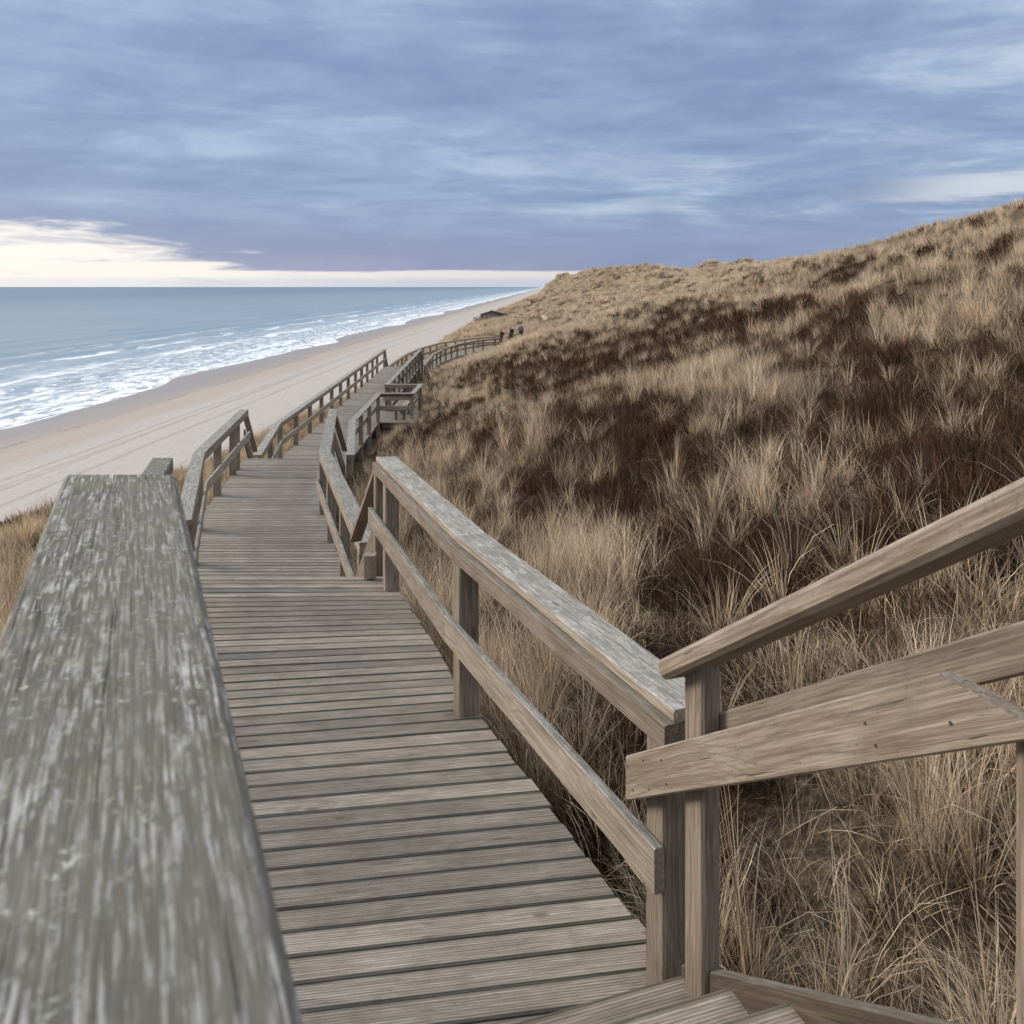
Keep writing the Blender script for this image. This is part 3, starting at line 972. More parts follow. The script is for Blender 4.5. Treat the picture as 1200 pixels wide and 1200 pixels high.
for i in range(4):
    mb = MB()
    mb.prism(rect(.085, .035, .004), (-4.06 + i * .115, 28.98, -4.155), (-4.06 + i * .115, 30.72, -4.155))
    mb.build('seat_slat', M_DECK, root)
for y in (29.15, 30.55):
    mb = MB()
    mb.box(-4.08, -3.68, y - .05, y + .05, -4.245, -4.175, .004)
    mb.build('cross_bar', M_POST, root)
    for x in (-4.02, -3.74):
        mb = MB()
        mb.prism(rect(.09, .09, .005), (x, y, -4.598), (x, y, -4.247), up=(0, 1, 0))
        mb.build('leg', M_POST, root)
stairs('dark wooden steps at the far end of the third deck', (-7.35, 48.76), (-5.25, 48.76), -4.6, -5.7, 1.15, 4)
stair_rail('far left stair handrail below the third railing', (-7.37, 48.65, -3.67), (-7.40, 49.9, -4.72), .5)
stair_rail('far right stair handrail below the third railing', (-5.27, 48.5, -3.67), (-5.30, 49.9, -4.72), .5)
# --- fourth section curving to the right
S4L = [(-7.3, 50.0, -4.7), (-7.35, 58.0, -4.7), (-7.05, 64.0, -4.7), (-6.1, 70.2, -4.7), (-4.4, 75.6, -4.7), (-2.8, 78.3, -4.72), (-1.2, 80.0, -4.75)]
S4R = [(-5.4, 50.0, -4.7), (-5.6, 58.0, -4.7), (-5.35, 63.3, -4.7), (-4.6, 68.6, -4.7), (-3.2, 73.6, -4.7), (-2.1, 76.0, -4.72), (-0.9, 77.6, -4.75)]
dl4 = offset_path(S4L, -.085)
dr4 = offset_path(S4R, .085)
deck_strip('farthest boardwalk deck curving right into the dune grass', dl4, dr4, -5.7)
railing('farthest left railing curving right in front of golden dune grass', S4L, False, [.12] + [2.2 * i for i in range(1, 15)])
railing('farthest right railing curving along the foot of the grassy slope', S4R, True, [.12] + [2.1 * i for i in range(1, 14)])

# --- upper stairs and landing around the camera
sd = Vector((.31, -.951, 0))                      # horizontal direction up the stairs
root = empty('staircase', (-.2, 2.4, -2.44), 'upper wooden staircase climbing from the nearest deck to the landing', 'stairs', 'wooden stairs of the boardwalk')
foot_r = Vector((.60, 2.78, 0))
ex = Vector((-.951, -.31, 0))
for i in range(5):
    z = -2.44 + .182 * (i + 1)
    mb = MB()
    for h in range(2):
        c = foot_r + sd * (.28 * i + .07 + .14 * h)
        w = 1.55
        mb.prism(rect(.134, .04, .004), c + Vector((0, 0, z - .02)), c + ex * w + Vector((0, 0, z - .02)))
    mb.build('tread', M_DECK, root)
for off in (.026, 1.524):
    mb = MB()
    b = foot_r + ex * off
    mb.prism(rect(.04, .22, .004), b + Vector((0, 0, -2.36)), b + sd * 1.5 + Vector((0, 0, -1.39)), n0=sd, n1=sd)
    mb.build('stringer', M_UNDER, root)
root = empty('landing', (.4, .2, -1.5), 'upper landing deck above the stairs where the photographer stands', 'landing')
mb = MB()
e0 = foot_r + sd * 1.41
for i in range(14):
    p = e0 + sd * (.146 * i)
    q = e0 + sd * (.146 * (i + 1))
    plank(mb, (p + ex * 1.6).xy, (p - ex * .1).xy, (q + ex * 1.6).xy, (q - ex * .1).xy, -1.35, -1.35)
mb.build('planks', deck_mat, root)
for off in (.1, 1.45):
    for k in (.15, 1.7):
        p = e0 + ex * off + sd * k
        mb = MB()
        mb.prism(rect(.11, .11, .006), (p.x, p.y, gz(p.x, p.y) - .3), (p.x, p.y, -1.39), up=sd)
        mb.build('pile', M_UNDER, root)
# lichen-covered landing rail in the left foreground
root = empty('railing', (-.6, 1.3, -1.35), 'big blurred foreground railing with broad lichen speckled grey top', 'railing', 'boardwalk railings')
d = Vector((-.448, 1.0, -.0165))
pe = Vector((-.687, 1.475, -.352))
mb = MB()
mb.prism(rect(.18, .045, .007), pe - d * 2.3, pe, n1=(0.03, 1, 0))
mb.build('top_rail', M_OLD, root)
mb = MB()
mb.prism(rect(.04, .155, .005), pe - d * 2.3 + Vector((.05, 0, -.5)), pe - d * .02 + Vector((.05, 0, -.5)))
mb.build('mid_rail', M_RAIL, root)
for k in (.1, 1.3):
    p = pe - d * k - Vector((.03, 0, 0))
    mb = MB()
    mb.prism(rect(.10, .10, .008), (p.x, p.y, gz(p.x, p.y) - .3), (p.x, p.y, p.z - .024), up=(d.x, d.y, 0))
    mb.build('post', M_POST, root)
stair_rail('left handrail of the upper stairs hidden behind the lichen covered rail', (-.66, 1.58, -.47), (-1.30, 2.95, -1.42), .5)
# right stair rail with its own posts and doubled side boards
root = empty('stair_railing', (.6, 2.66, -2.44), 'brown stair railing climbing to the right with doubled side boards', 'stair railing', 'sloping stair railings')
sl = Vector((.323, -1.0, .694))
a = Vector((.474, 2.75, -1.22))
b = a + sl * 1.5
lat = Vector((.951, .307, 0))
mb = MB()
ctr = lat * .068
dn = sl.normalized().cross(lat).normalized()
dn = dn if dn.z < 0 else -dn
mb.prism(rect(.136, .062, .013), a + ctr + dn * .031, b + ctr + dn * .031)
mb.build('top_rail', M_POST, root)
f0 = Vector((.425, 3.01, -1.755))
f1 = Vector((.868, 1.657, -.835))
fd = (f1 - f0).normalized()
mb = MB()
# level cut at the upper end of the front board
mb.prism(rect(.04, .136, .005), f0 - lat * .0, f1 + fd * .125, n0=sd, n1=(0, 0, 1))
mb.build('front_board', M_POST, root)
upv = Vector((0, 0, 1)) - fd * fd.z
upv.normalize()
for k, h in ((.04, .035), (.045, -.04), (.19, .04), (.185, -.045), (.335, .03), (.33, -.038), (1.44, .01), (1.45, -.035), (1.70, -.02)):
    c = f0 + fd * k + upv * h - lat * .0200
    mb = MB()
    mb.prism([(q[0] * .75, q[1] * .75) for q in DISC], c, c - lat * .0016)
    mb.build('nail_head', M_SCREW, root)
mb = MB()
bo = lat * .108 + Vector((0, 0, .094))
mb.prism(rect(.035, .088, .005), f0 + bo + fd * .42, f1 + bo + fd * .8)
mb.build('back_board', M_POST, root)
pc = Vector((.602, 2.665, 0))
mb = MB()
mb.prism(rect(.066, .115, .009), (pc.x, pc.y, gz(pc.x, pc.y) - .3), (pc.x, pc.y, -1.205), up=sd, n1=dn)
mb.build('post', M_POST, root)
pc = Vector((.968, 1.50, 0))
mb = MB()
mb.prism(rect(.066, .115, .009), (pc.x, pc.y, gz(pc.x, pc.y) - .3), (pc.x, pc.y, -.78), up=sd)
mb.build('post', M_POST, root)
pc = Vector((.474, 2.75, 0)) + Vector((.323, -1, 0)) * 1.42 + lat * .068
mb = MB()
mb.prism(rect(.066, .115, .009), (pc.x, pc.y, gz(pc.x, pc.y) - .3), (pc.x, pc.y, -.33), up=sd)
mb.build('post', M_POST, root)

# ------------------------------------------------------------------ beach hut, shelter and walkers far along the path
M_HUT = plain('grey_hut_boards', (0.29, 0.255, 0.225), 0.85, 0.3, 3.0)
M_ROOF = plain('dark_roof_felt', (0.045, 0.042, 0.045), 0.8, 0.3)
M_WHITE = plain('white_paint', (0.72, 0.72, 0.72), 0.6, 0.06)
M_WIN = plain('window_glass', (0.55, 0.58, 0.62), 0.15, 0.1)
M_BLACK = plain('black_cloth', (0.016, 0.017, 0.022), 0.9, 0.3, 20)
M_NAVY = plain('navy_cloth', (0.02, 0.024, 0.036), 0.9, 0.3, 20)
M_GREYC = plain('grey_cloth', (0.16, 0.16, 0.17), 0.9, 0.2, 20)
M_PALE = plain('pale_cloth', (0.5, 0.49, 0.47), 0.9, 0.1, 20)
M_SKIN = plain('skin', (0.42, 0.25, 0.18), 0.6, 0.1, 20)
M_RED = plain('dark_red_wool', (0.12, 0.03, 0.03), 0.9, 0.2, 20)


def build_hut():
    hx, hy = -6.9, 184.0
    zb = -8.1
    root = empty('beach_hut', (hx, hy, zb), 'grey timber beach hut with dark roof behind the dune edge', 'hut')
    W, D = 5.75, 6.5
    # front profile: low eave left, ridge a third along, long slope to the right
    prof = [(0, 0), (W, 0), (W, 1.75), (2.15, 2.62), (0, 1.95)]
    mb = MB()
    n = len(prof)
    for y in (0, D):
        for x, z in prof:
            mb.v.append((hx + x, hy + y, zb + z))
            mb.g.append((x, z, y))
            mb.r.append(.3)
    for i in range(n):
        j = (i + 1) % n
        mb.f.append((i, j, n + j, n + i))
    mb.f += [tuple(range(n)), tuple(reversed(range(n, 2 * n)))]
    mb.build('wall', M_HUT, root)
    for (xa, za), (xb, zb_) in (((-.15, 1.96), (2.15, 2.70)), ((2.16, 2.70), (W + .3, 1.76))):
        mb = MB()
        a = Vector((hx + xa, hy + D / 2 - .1, zb + za + .06))
        b = Vector((hx + xb, hy + D / 2 - .1, zb + zb_ + .06))
        mb.prism(rect(D + .6, .16, .01), a, b)
        mb.build('roof', M_ROOF if xa > 1 else M_HUT, root)
    for i in range(5):
        x = .55 + i * .62
        w = MB()
        w.box(hx + x, hx + x + .4, hy - .05, hy + .02, zb + .35, zb + .85)
        f = w.build('window', M_ROOF, root)
        w = MB()
        w.box(hx + x + .05, hx + x + .35, hy - .062, hy - .048, zb + .40, zb + .80)
        w.build('pane', M_WIN, f)
    w = MB()
    w.box(hx + 4.3, hx + 5.0, hy - .04, hy + .02, zb + .0, zb + 1.5)
    w.build('door', M_ROOF, root)
    for x, z, s in ((.75, 1.42, .34), (1.8, 1.40, .3)):
        w = MB()
        w.box(hx + x, hx + x + s, hy - .04, hy + .02, zb + z, zb + z + s)
        w.build('notice_board', M_PALE, root)
    # open porch on the left
    px = hx - 1.55
    w = MB()
    w.box(px, hx - .003, hy, hy + 3.5, zb - .25, zb + .5)
    w.build('porch_base', M_HUT, root)
    for x in (px + .06, hx - .12):
        w = MB()
        w.prism(rect(.12, .12, .01), (x, hy + .1, zb + .5), (x, hy + .1, zb + 1.5), up=(0, 1, 0))
        w.build('porch_post', M_HUT, root)
    w = MB()
    w.prism(rect(3.6, .12, .01), (px - .1, hy + 1.7, zb + 1.25), (hx - .16, hy + 1.7, zb + 1.62))
    w.build('porch_roof', M_HUT, root)
    w = MB()
    w.box(px + .25, hx - .25, hy + .9, hy + .98, zb + .503, zb + 1.2)
    w.build('windscreen', M_WHITE, root)
    # flag pole
    w = MB()
    w.prism([(.05 * math.cos(a), .05 * math.sin(a)) for a in np.linspace(0, 2 * math.pi, 8, endpoint=False)], (px - .3, hy - .6, zb - 1.6), (px - .3, hy - .6, zb + 3.1), up=(0, 1, 0))
    o = w.build('flag_pole', M_WHITE)
    tag(o, 'thin white flag pole standing left of the grey beach hut', 'pole')


build_hut()


def build_shelter():
    x, y = 5.2, 226.0
    z = gz(x + 1.4, y) + .1
    root = empty('viewing_shelter', (x + 1.4, y, z), 'low wooden shelter with flat dark roof on the distant dunes', 'shelter')
    w = MB()
    w.prism(rect(2.2, .16, .02), (x - .2, y + .5, z + 1.55), (x + 3.0, y + .5, z + 1.42))
    w.build('roof', M_ROOF, root)
    for q in (x, x + 2.65):
        for yy in (y - .4, y + 1.4):
            w = MB()
            w.prism(rect(.14, .14, .01), (q, yy, z - .6), (q, yy, z + 1.36), up=(0, 1, 0))
            w.build('post', M_UNDER, root)
    w = MB()
    w.box(x + .1, x + 2.6, y + 1.3, y + 1.36, z - .4, z + 1.2)
    w.build('back_wall', M_HUT, root)
    w = MB()
    w.prism(rect(.4, .05, .005), (x + .2, y + .6, z + .5), (x + 2.5, y + .6, z + .5))
    w.build('bench_board', M_HUT, root)


build_shelter()


def skinned(name, vs, es, rad, mat, parent=None, loc=None, rz=0, levels=1):
    me = bpy.data.meshes.new(name)
    me.from_pydata(vs, es, [])
    o = bpy.data.objects.new(name, me)
    COL.objects.link(o)
    o.modifiers.new('skin', 'SKIN').use_smooth_shade = True
    for i, r in enumerate(rad):
        me.skin_vertices[0].data[i].radius = (r, r) if not isinstance(r, tuple) else r
    me.skin_vertices[0].data[0].use_root = True
    s = o.modifiers.new('sub', 'SUBSURF')
    s.levels = s.render_levels = levels
    me.materials.append(mat)
    # bake the grown surface so that it is one plain continuous mesh
    dg = bpy.context.evaluated_depsgraph_get()
    new = bpy.data.meshes.new_from_object(o.evaluated_get(dg))
    o.modifiers.clear()
    o.data = new
    if not new.materials:
        new.materials.append(mat)
    if parent is not None:
        o.parent = parent
    elif loc is not None:
        o.location = loc
        o.rotation_euler.z = rz
    return o


def build_person(loc, rz, label, jacket, trousers, hat, step=.16, pack=None):
    k = 1.0
    pts = {
        'pel': (0, 0, .95), 'sp': (0, .0, 1.15), 'ch': (0, .0, 1.34), 'nk': (0, -.01, 1.50), 'hd': (0, -.03, 1.58), 'hd2': (0, -.03, 1.70),
        'ns': (0, -.13, 1.60),
        'hl': (-.10, 0, .90), 'kl': (-.11, -step * .8, .50), 'al': (-.11, -step * .9, .09), 'tl': (-.12, -step * .9 - .16, .04),
        'hr': (.10, 0, .90), 'kr': (.11, step * .1, .48), 'ar': (.11, step * 1.1, .10), 'tr': (.12, step * 1.1 - .15, .04),
        'sl': (-.19, 0, 1.42), 'el': (-.25, .03, 1.14), 'wl': (-.24, -.10, .92), 'fl': (-.23, -.14, .82),
        'sr': (.19, 0, 1.42), 'er': (.25, .05, 1.14), 'wr': (.24, -.06, .91), 'fr': (.23, -.10, .81)}
    ed = ['pel sp', 'sp ch', 'ch nk', 'nk hd', 'hd hd2', 'hd ns', 'pel hl', 'hl kl', 'kl al', 'al tl', 'pel hr', 'hr kr', 'kr ar', 'ar tr',
          'ch sl', 'sl el', 'el wl', 'wl fl', 'ch sr', 'sr er', 'er wr', 'wr fr']
    rad = {'pel': .13, 'sp': .12, 'ch': .14, 'nk': .055, 'hd': .085, 'hd2': .08, 'ns': .02, 'sl': .065, 'sr': .065, 'el': .045, 'er': .045,
           'wl': .035, 'wr': .035, 'fl': .03, 'fr': .03, 'hl': .09, 'hr': .09, 'kl': .06, 'kr': .06, 'al': .045, 'ar': .045, 'tl': .04, 'tr': .04}
    ks = list(pts)
    ix = {q: i for i, q in enumerate(ks)}
    body = skinned('person', [pts[q] for q in ks], [tuple(ix[w] for w in e.split()) for e in ed], [rad[q] for q in ks], M_SKIN, loc=loc, rz=rz, levels=2)
    tag(body, label, 'person', 'walkers on the path')
    sub = ['pel', 'sp', 'ch', 'nk', 'sl', 'el', 'wl', 'sr', 'er', 'wr']
    j = {q: i for i, q in enumerate(sub)}
    skinned('jacket', [pts[q] if q != 'nk' else (0, -.01, 1.47) for q in sub],
            [tuple(j[w] for w in e.split()) for e in ed if all(w in j for w in e.split())],
            [{'pel': .185, 'sp': .17, 'ch': .185, 'nk': .085}.get(q, rad[q] + .03) for q in sub], jacket, body, levels=2)
    sub = ['pel', 'hl', 'kl', 'al', 'hr', 'kr', 'ar']
    j = {q: i for i, q in enumerate(sub)}
    skinned('trousers', [pts[q] for q in sub], [tuple(j[w] for w in e.split()) for e in ed if all(w in j for w in e.split())],
            [rad[q] + .025 for q in sub], trousers, body, levels=2)
    skinned('hat', [(0, -.02, 1.66), (0, -.01, 1.74)], [(0, 1)], [.118, .085], hat, body, levels=2)
    if pack:
        skinned('backpack', [(0, .24, 1.05), (0, .25, 1.38)], [(0, 1)], [(.17, .12), (.15, .10)], pack, body, levels=2)
    return body


for (x, y, rz, lab, j_, t_, h_, pk) in (
        (-1.16, 91.5, -1.35, 'walker in black jacket with dark red hat at the end of the railings', M_BLACK, M_NAVY, M_RED, M_BLACK),
        (-.08, 94.5, -1.0, 'lone walker in black jacket and hood among tall dune grass ahead', M_NAVY, M_BLACK, M_BLACK, M_BLACK),
        (.98, 92.0, 3.2, 'walker in grey jacket with pale hat half hidden by grass', M_GREYC, M_NAVY, M_PALE, None)):
    print('person ground', gz(x, y))
    build_person((x, y, gz(x, y) - .02), rz, lab, j_, t_, h_, pack=pk)

# ------------------------------------------------------------------ grass


def blades(n, seed, rad, L, wid, lean, curl, pal, segs=4, wind=0.12, fan=1.0):
    """one tussock as arrays of ribbon blades"""
    r = np.random.default_rng(seed)
    rr = rad * np.sqrt(r.random(n))
    ph = r.random(n) * 2 * np.pi
    bx, by = rr * np.cos(ph), rr * np.sin(ph)
    az = ph + r.normal(0, 0.9, n)
    ln = L[0] + (L[1] - L[0]) * r.random(n)
    th0 = np.abs(r.normal(0, lean, n)) * (0.35 + 0.65 * rr / rad) * fan
    th1 = np.abs(r.normal(0, curl, n))
    w = wid * (0.6 + 0.8 * r.random(n))
    face = r.random(n) * np.pi
    P = np.zeros((n, segs + 1, 3))
    P[:, 0, 0], P[:, 0, 1], P[:, 0, 2] = bx, by, -0.04
    for k in range(segs):
        t = (k + .5) / segs
        th = th0 + th1 * t * t
        st = ln / segs
        P[:, k + 1, 0] = P[:, k, 0] + st * (np.sin(th) * np.cos(az) + wind * t)
        P[:, k + 1, 1] = P[:, k, 1] + st * np.sin(th) * np.sin(az)
        P[:, k + 1, 2] = P[:, k, 2] + st * np.cos(th)
    sx, sy = np.cos(face) * w / 2, np.sin(face) * w / 2
    verts, cols = [], []
    taper = np.array([0.8, 1.0, 0.9, 0.65, 0.12, .1, .1])[:segs + 1] if segs == 4 else np.linspace(1, .15, segs + 1)
    S = np.stack([sx, sy, np.zeros(n)], -1)
    A = P - S[:, None] * taper[None, :, None]
    B = P + S[:, None] * taper[None, :, None]
    V = np.stack([A, B], 2).reshape(n, (segs + 1) * 2, 3)
    pal = np.array(pal)
    c = pal[r.integers(0, len(pal), n)] * (0.8 + 0.4 * r.random((n, 1)))
    C = np.repeat(c[:, None], (segs + 1) * 2, 1)
    base = np.arange(n)[:, None, None] * (segs + 1) * 2
    q = np.array([[2 * k, 2 * k + 1, 2 * k + 3, 2 * k + 2] for k in range(segs)])[None]
    F = (base + q).reshape(-1, 4)
    return V.reshape(-1, 3), F, C.reshape(-1, 3)


def raw_mesh(name, parts, mat):
    vs, fs, cs, o = [], [], [], 0
    for v, f, c in parts:
        vs.append(v)
        fs.append(f + o)
        cs.append(c)
        o += len(v)
    v, f, c = np.concatenate(vs), np.concatenate(fs), np.concatenate(cs)
    me = bpy.data.meshes.new(name)
    me.vertices.add(len(v))
    me.vertices.foreach_set('co', v.astype(np.float32).ravel())
    me.loops.add(f.size)
    me.loops.foreach_set('vertex_index', f.astype(np.int32).ravel())
    me.polygons.add(len(f))
    me.polygons.foreach_set('loop_start', (np.arange(len(f)) * 4).astype(np.int32))
    me.polygons.foreach_set('loop_total', np.full(len(f), 4, np.int32))
    a = me.attributes.new('col', 'FLOAT_COLOR', 'POINT')
    a.data.foreach_set('color', np.concatenate([c, np.ones((len(c), 1))], 1).astype(np.float32).ravel())
    me.materials.append(mat)
    me.update(calc_edges=True)
    return me


def mat_blade(name, tint_lo, tint_hi):
    m, t = new_mat(name)
    c = t.n('ShaderNodeAttribute', attribute_name='col').outputs['Color']
    rnd = t.n('ShaderNodeObjectInfo').outputs['Random']
    col = t.mix(1.0, c, t.mix(rnd, tint_lo, tint_hi), 'MULTIPLY')
    d = t.n('ShaderNodeBsdfDiffuse', {'Color': col})
    tr = t.n('ShaderNodeBsdfTranslucent', {'Color': col})
    mx = t.n('ShaderNodeMixShader', {0: 0.22})
    t.nt.links.new(d.outputs[0], mx.inputs[1])
    t.nt.links.new(tr.outputs[0], mx.inputs[2])
    o = t.n('ShaderNodeOutputMaterial')
    t.nt.links.new(mx.outputs[0], o.inputs[0])
    return m


STRAW = [(.75, .63, .475), (.69, .57, .42), (.54, .43, .31), (.68, .585, .465), (.40, .31, .22), (.28, .195, .13), (.64, .55, .425), (.48, .37, .25)]
DULL = [(.34, .27, .185), (.22, .165, .11), (.13, .092, .06), (.42, .345, .25), (.09, .062, .042), (.14, .135, .07)]
GOLD = [(.60, .475, .31), (.52, .405, .255), (.42, .315, .20), (.58, .485, .345), (.26, .19, .12), (.17, .12, .08), (.48, .40, .29)]
HEATH = [(.066, .035, .024), (.085, .046, .032), (.045, .025, .018), (.115, .066, .046), (.06, .055, .025), (.026, .016, .012), (.17, .115, .08)]


def scatter(name, label, sources, pos, rotz, tilt, scl, kind, cat):
    lib = bpy.data.collections.new(name + '_kinds')
    for i, me in enumerate(sources):
        o = bpy.data.objects.new('%s_tuft_%02d' % (name, i), me)
        lib.objects.link(o)
    me = bpy.data.meshes.new(name)
    me.vertices.add(len(pos))
    me.vertices.foreach_set('co', pos.astype(np.float32).ravel())
    rot = np.stack([tilt[:, 0], tilt[:, 1], rotz], -1)
    a = me.attributes.new('rot', 'FLOAT_VECTOR', 'POINT')
    a.data.foreach_set('vector', rot.astype(np.float32).ravel())
    a = me.attributes.new('scl', 'FLOAT_VECTOR', 'POINT')
    a.data.foreach_set('vector', scl.astype(np.float32).ravel())
    a = me.attributes.new('kind', 'INT', 'POINT')
    a.data.foreach_set('value', kind.astype(np.int32))
    me.update()
    ob = bpy.data.objects.new(name, me)
    COL.objects.link(ob)
    g = bpy.data.node_groups.new(name + '_scatter', 'GeometryNodeTree')
    g.interface.new_socket('Geometry', in_out='INPUT', socket_type='NodeSocketGeometry')
    g.interface.new_socket('Geometry', in_out='OUTPUT', socket_type='NodeSocketGeometry')
    N = g.nodes
    gi, go = N.new('NodeGroupInput'), N.new('NodeGroupOutput')
    ci = N.new('GeometryNodeCollectionInfo')
    ci.inputs['Collection'].default_value = lib
    ci.inputs['Separate Children'].default_value = True
    ci.inputs['Reset Children'].default_value = True
    ip = N.new('GeometryNodeInstanceOnPoints')
    ip.inputs['Pick Instance'].default_value = True

    def attr(nm, ty):
        q = N.new('GeometryNodeInputNamedAttribute')
        q.data_type = ty
        q.inputs['Name'].default_value = nm
        return q.outputs['Attribute']
    er = N.new('FunctionNodeEulerToRotation')
    g.links.new(attr('rot', 'FLOAT_VECTOR'), er.inputs[0])
    g.links.new(gi.outputs[0], ip.inputs['Points'])
    g.links.new(ci.outputs[0], ip.inputs['Instance'])
    g.links.new(attr('kind', 'INT'), ip.inputs['Instance Index'])
    g.links.new(er.outputs[0], ip.inputs['Rotation'])
    g.links.new(attr('scl', 'FLOAT_VECTOR'), ip.inputs['Scale'])
    g.links.new(ip.outputs[0], go.inputs[0])
    md = ob.modifiers.new('scatter', 'NODES')
    md.node_group = g
    tag(ob, label, cat, kind='stuff')
    return ob


def sample(density, y0, y1, x0f, x1f, n_max):
    """rejection sampling of points, density in tufts per square metre"""
    Y = y0 + (y1 - y0) * rng.random(n_max)
    xa, xb = x0f(Y), x1f(Y)
    wmax = (xb - xa).max()
    X = xa + wmax * rng.random(n_max)
    keep = X < xb
    area = (y1 - y0) * wmax
    dmax = n_max / area
    keep &= rng.random(n_max) < np.clip(density(X, Y) / dmax, 0, 1)
    return X[keep], Y[keep]


def blocked(X, Y, pad=0.22):
    b = np.zeros(X.shape, bool)

    def strip(l, r, y0, y1):
        l, r = sorted([(q[0], q[1]) for q in l], key=lambda q: q[1]), sorted([(q[0], q[1]) for q in r], key=lambda q: q[1])
        xl = np.interp(Y, [q[1] for q in l], [q[0] for q in l])
        xr = np.interp(Y, [q[1] for q in r], [q[0] for q in r])
        return (Y > y0) & (Y < y1) & (X > xl - pad) & (X < xr + pad)
    b |= strip(dl1, dr1, 1.6, 7.6) | strip(dl2, dr2, 7.3, 17.6) | strip(dl3, dr3, 17.3, 49.0)
    b |= (Y > 28.3) & (Y < 31.3) & (X > -4.7) & (X < -3.1)
    u = (X - foot_r.x) * ex.x + (Y - foot_r.y) * ex.y
    v = (X - foot_r.x) * sd.x + (Y - foot_r.y) * sd.y
    b |= (u > -.16) & (u < 1.9) & (v > -.6) & (v < 4.5)
    cx = [(p.lerp(q, .5)) for p, q in zip(dl4, dr4)]
    for i in range(len(cx) - 1):
        a, d = cx[i].xy, cx[i + 1].xy - cx[i].xy
        t = np.clip(((X - a.x) * d.x + (Y - a.y) * d.y) / d.length_squared, 0, 1)
        b |= np.hypot(X - a.x - t * d.x, Y - a.y - t * d.y) < 1.05 + pad
    # the trodden path goes on beyond the boards
    for (x0, y0), (x1, y1) in (((-1.1, 78.8), (-.9, 90)), ((-.9, 90), (.4, 100)), ((4, 112), (5.4, 150))):
        dx, dy = x1 - x0, y1 - y0
        t = np.clip(((X - x0) * dx + (Y - y0) * dy) / (dx * dx + dy * dy), 0, 1)
        b |= np.hypot(X - x0 - t * dx, Y - y0 - t * dy) < .7
    b |= (X > -10.5) & (X < -.7) & (Y > 176.0) & (Y < 191)
    return b


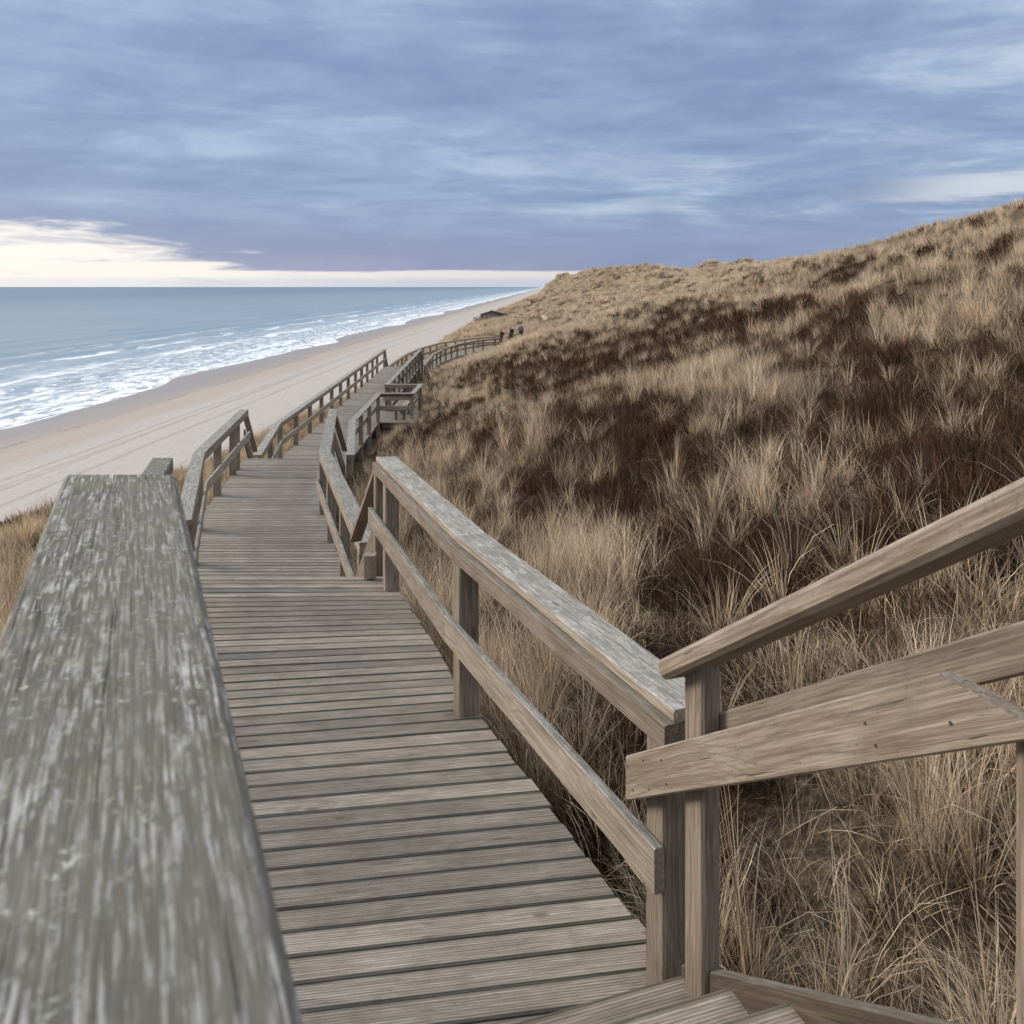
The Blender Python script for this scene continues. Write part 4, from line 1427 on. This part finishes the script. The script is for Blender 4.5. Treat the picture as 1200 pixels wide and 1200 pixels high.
def grow():
    xa = lambda Y: np.interp(Y, TY, TXC) - np.interp(Y, [0, 60, 350], [5, 5, 9])
    xa = (lambda f: (lambda Y: np.maximum(f(Y), -.68 * Y - 3)))(xa)
    xb = lambda Y: np.minimum(np.interp(Y, RY, RX) + 5, .68 * Y + 3.5)
    clump = lambda X, Y: np.clip(0.46 + 2.6 * fbm(PN, X / 0.85 + 7, Y / 1.25, 2), 0.03, 1.7)

    def dens(base):
        def f(X, Y):
            h, s = heather(X, Y), sandy(X, Y)
            d = base(Y) * clump(X, Y) * (1 - 0.81 * h) * (1 - 0.95 * s)
            d = np.where(X < np.interp(Y, TY, TXP), np.maximum(d, base(Y) * .75 * (1 - .6 * h)), d)
            d[blocked(X, Y)] = 0
            return d
        return f
    pos, kind = [], []
    base = lambda Y: np.interp(Y, [0, 4, 8, 14, 22, 40, 80, 120, 350], [62, 58, 40, 25, 17, 10.5, 5.5, 2.8, 1.3])
    for y0, y1, n in ((.3, 8, 18000), (8, 20, 44000), (20, 45, 50000), (45, 110, 56000), (110, 352, 40000)):
        X, Y = sample(dens(base), y0, y1, xa, xb, n)
        pos.append((X, Y))
    X = np.concatenate([p[0] for p in pos])
    Y = np.concatenate([p[1] for p in pos])
    # low thatch of dead stems that fills the gaps near the boards
    n0 = len(X)
    def fill(X, Y):
        d = np.interp(Y, [0, 7, 14, 22], [22, 16, 6, 0]) * (1 - .97 * heather(X, Y)) * (X > np.interp(Y, TY, TXP))
        d[blocked(X, Y, .1)] = 0
        return d
    fx, fy = sample(fill, .3, 22, xa, xb, 26000)
    X, Y = np.concatenate([X, fx]), np.concatenate([Y, fy])
    Z = ground(X, Y)
    D = np.hypot(X, Y)
    n = len(X)
    low = np.arange(n) >= n0
    left = X < np.interp(Y, TY, TXP)
    r = rng.random(n)
    k = np.where(r < .55, rng.integers(0, 5, n), rng.integers(5, 8, n))          # upright / tangled
    k = np.where(D > 16, rng.integers(8, 11, n), k)
    k = np.where(D > 55, rng.integers(11, 13, n), k)
    k = np.where(left & (D > 6) & (rng.random(n) < np.interp(Y, [10, 30], [.35, .8])) & (Y < 60 + 70 * rng.random(n)), rng.integers(13, 15, n), k)
    s = (0.62 + 0.5 * rng.random(n)) * np.interp(D, [0, 20, 60, 150, 350], [.90, .74, .82, 1.15, 1.8])
    sz = s * (0.75 + 0.5 * rng.random(n))
    k = np.where(low, rng.integers(5, 8, n), k)
    s = np.where(low, .55 + .5 * rng.random(n), s)
    sz = np.where(low, .30 + .35 * rng.random(n), sz)
    hh = heather(X, Y)
    sz *= np.where(hh > .5, .85, 1)
    rot = rng.random(n) * 2 * np.pi
    tilt = rng.normal(0, .10, (n, 2))
    pts = np.stack([X, Y, Z], -1)
    mb_ = mat_blade('dry_marram', (.66, .655, .63), (1.34, 1.28, 1.22))
    src = []
    for i in range(5):
        src.append(raw_mesh('marram_tuft', [blades(46, 100 + i, .060, (.32, .90), .0046, .36, .8, STRAW), blades(22, 200 + i, .13, (.18, .45), .0038, .7, 1.1, DULL)], mb_))
    for i in range(3):
        src.append(raw_mesh('tangled_tuft', [blades(64, 300 + i, .24, (.2, .56), .0036, .95, 1.3, DULL + STRAW[1:6], wind=.2), blades(12, 350 + i, .1, (.35, .66), .0040, .45, .7, STRAW)], mb_))
    for i in range(3):
        src.append(raw_mesh('slope_tuft', [blades(46, 400 + i, .085, (.24, .72), .0085, .32, .7, STRAW, 3), blades(15, 450 + i, .2, (.15, .40), .011, .8, 1.0, DULL, 3)], mb_))
    for i in range(2):
        src.append(raw_mesh('far_tuft', [blades(60, 500 + i, .34, (.2, .62), .028, .35, .7, STRAW, 2), blades(18, 550 + i, .45, (.12, .34), .034, .8, .9, DULL, 2)], mb_))
    for i in range(2):
        src.append(raw_mesh('golden_tuft', [blades(70, 600 + i, .17, (.28, .72), .010, .28, .7, GOLD, 3), blades(26, 650 + i, .2, (.15, .4), .011, .7, 1.0, DULL, 3)], mb_))
    scatter('dune_grass', 'dry straw coloured marram grass covering the dune slope', src, pts, rot, tilt, np.stack([s, s, sz], -1), k, 'grass')
    # dark low crowberry and heather cushions
    def dh(X, Y):
        h, q = heather(X, Y), sandy(X, Y)
        b = np.interp(Y, [0, 6, 14, 30, 60, 120], [42, 38, 26, 10, 4, 1.0])
        d = b * np.clip(h * 1.25 + 0.10, 0, 1) * (1 - q)
        d[blocked(X, Y, .3)] = 0
        return d
    pos = []
    for y0, y1, m in ((.5, 8, 8000), (8, 20, 20000), (20, 60, 34000), (60, 140, 12000)):
        pos.append(sample(dh, y0, y1, xa, xb, m))
    X = np.concatenate([p[0] for p in pos])
    Y = np.concatenate([p[1] for p in pos])
    n = len(X)
    D = np.hypot(X, Y)
    Z = ground(X, Y) - .02
    mh = mat_blade('dark_heather', (.7, .7, .7), (1.25, 1.15, 1.05))
    src = [raw_mesh('heather_cushion', [blades(120, 700 + i, .16, (.08, .27), .0075, .6, .6, HEATH, 2, 0)], mh) for i in range(3)]
    src += [raw_mesh('far_heather_cushion', [blades(60, 750 + i, .34, (.08, .26), .03, .75, .6, HEATH, 2, 0)], mh) for i in range(2)]
    k = np.where(D < 22, rng.integers(0, 3, n), rng.integers(3, 5, n))
    s = .8 + .6 * rng.random(n)
    scatter('heather', 'low dark brown heather cushions in patches on the slope', src, np.stack([X, Y, Z], -1), rng.random(n) * 6.28,
            rng.normal(0, .1, (n, 2)), np.stack([s, s, s * (.7 + .6 * rng.random(n))], -1), k, 'heather')
    print('tufts', len(pts), 'heather', n)


grow()
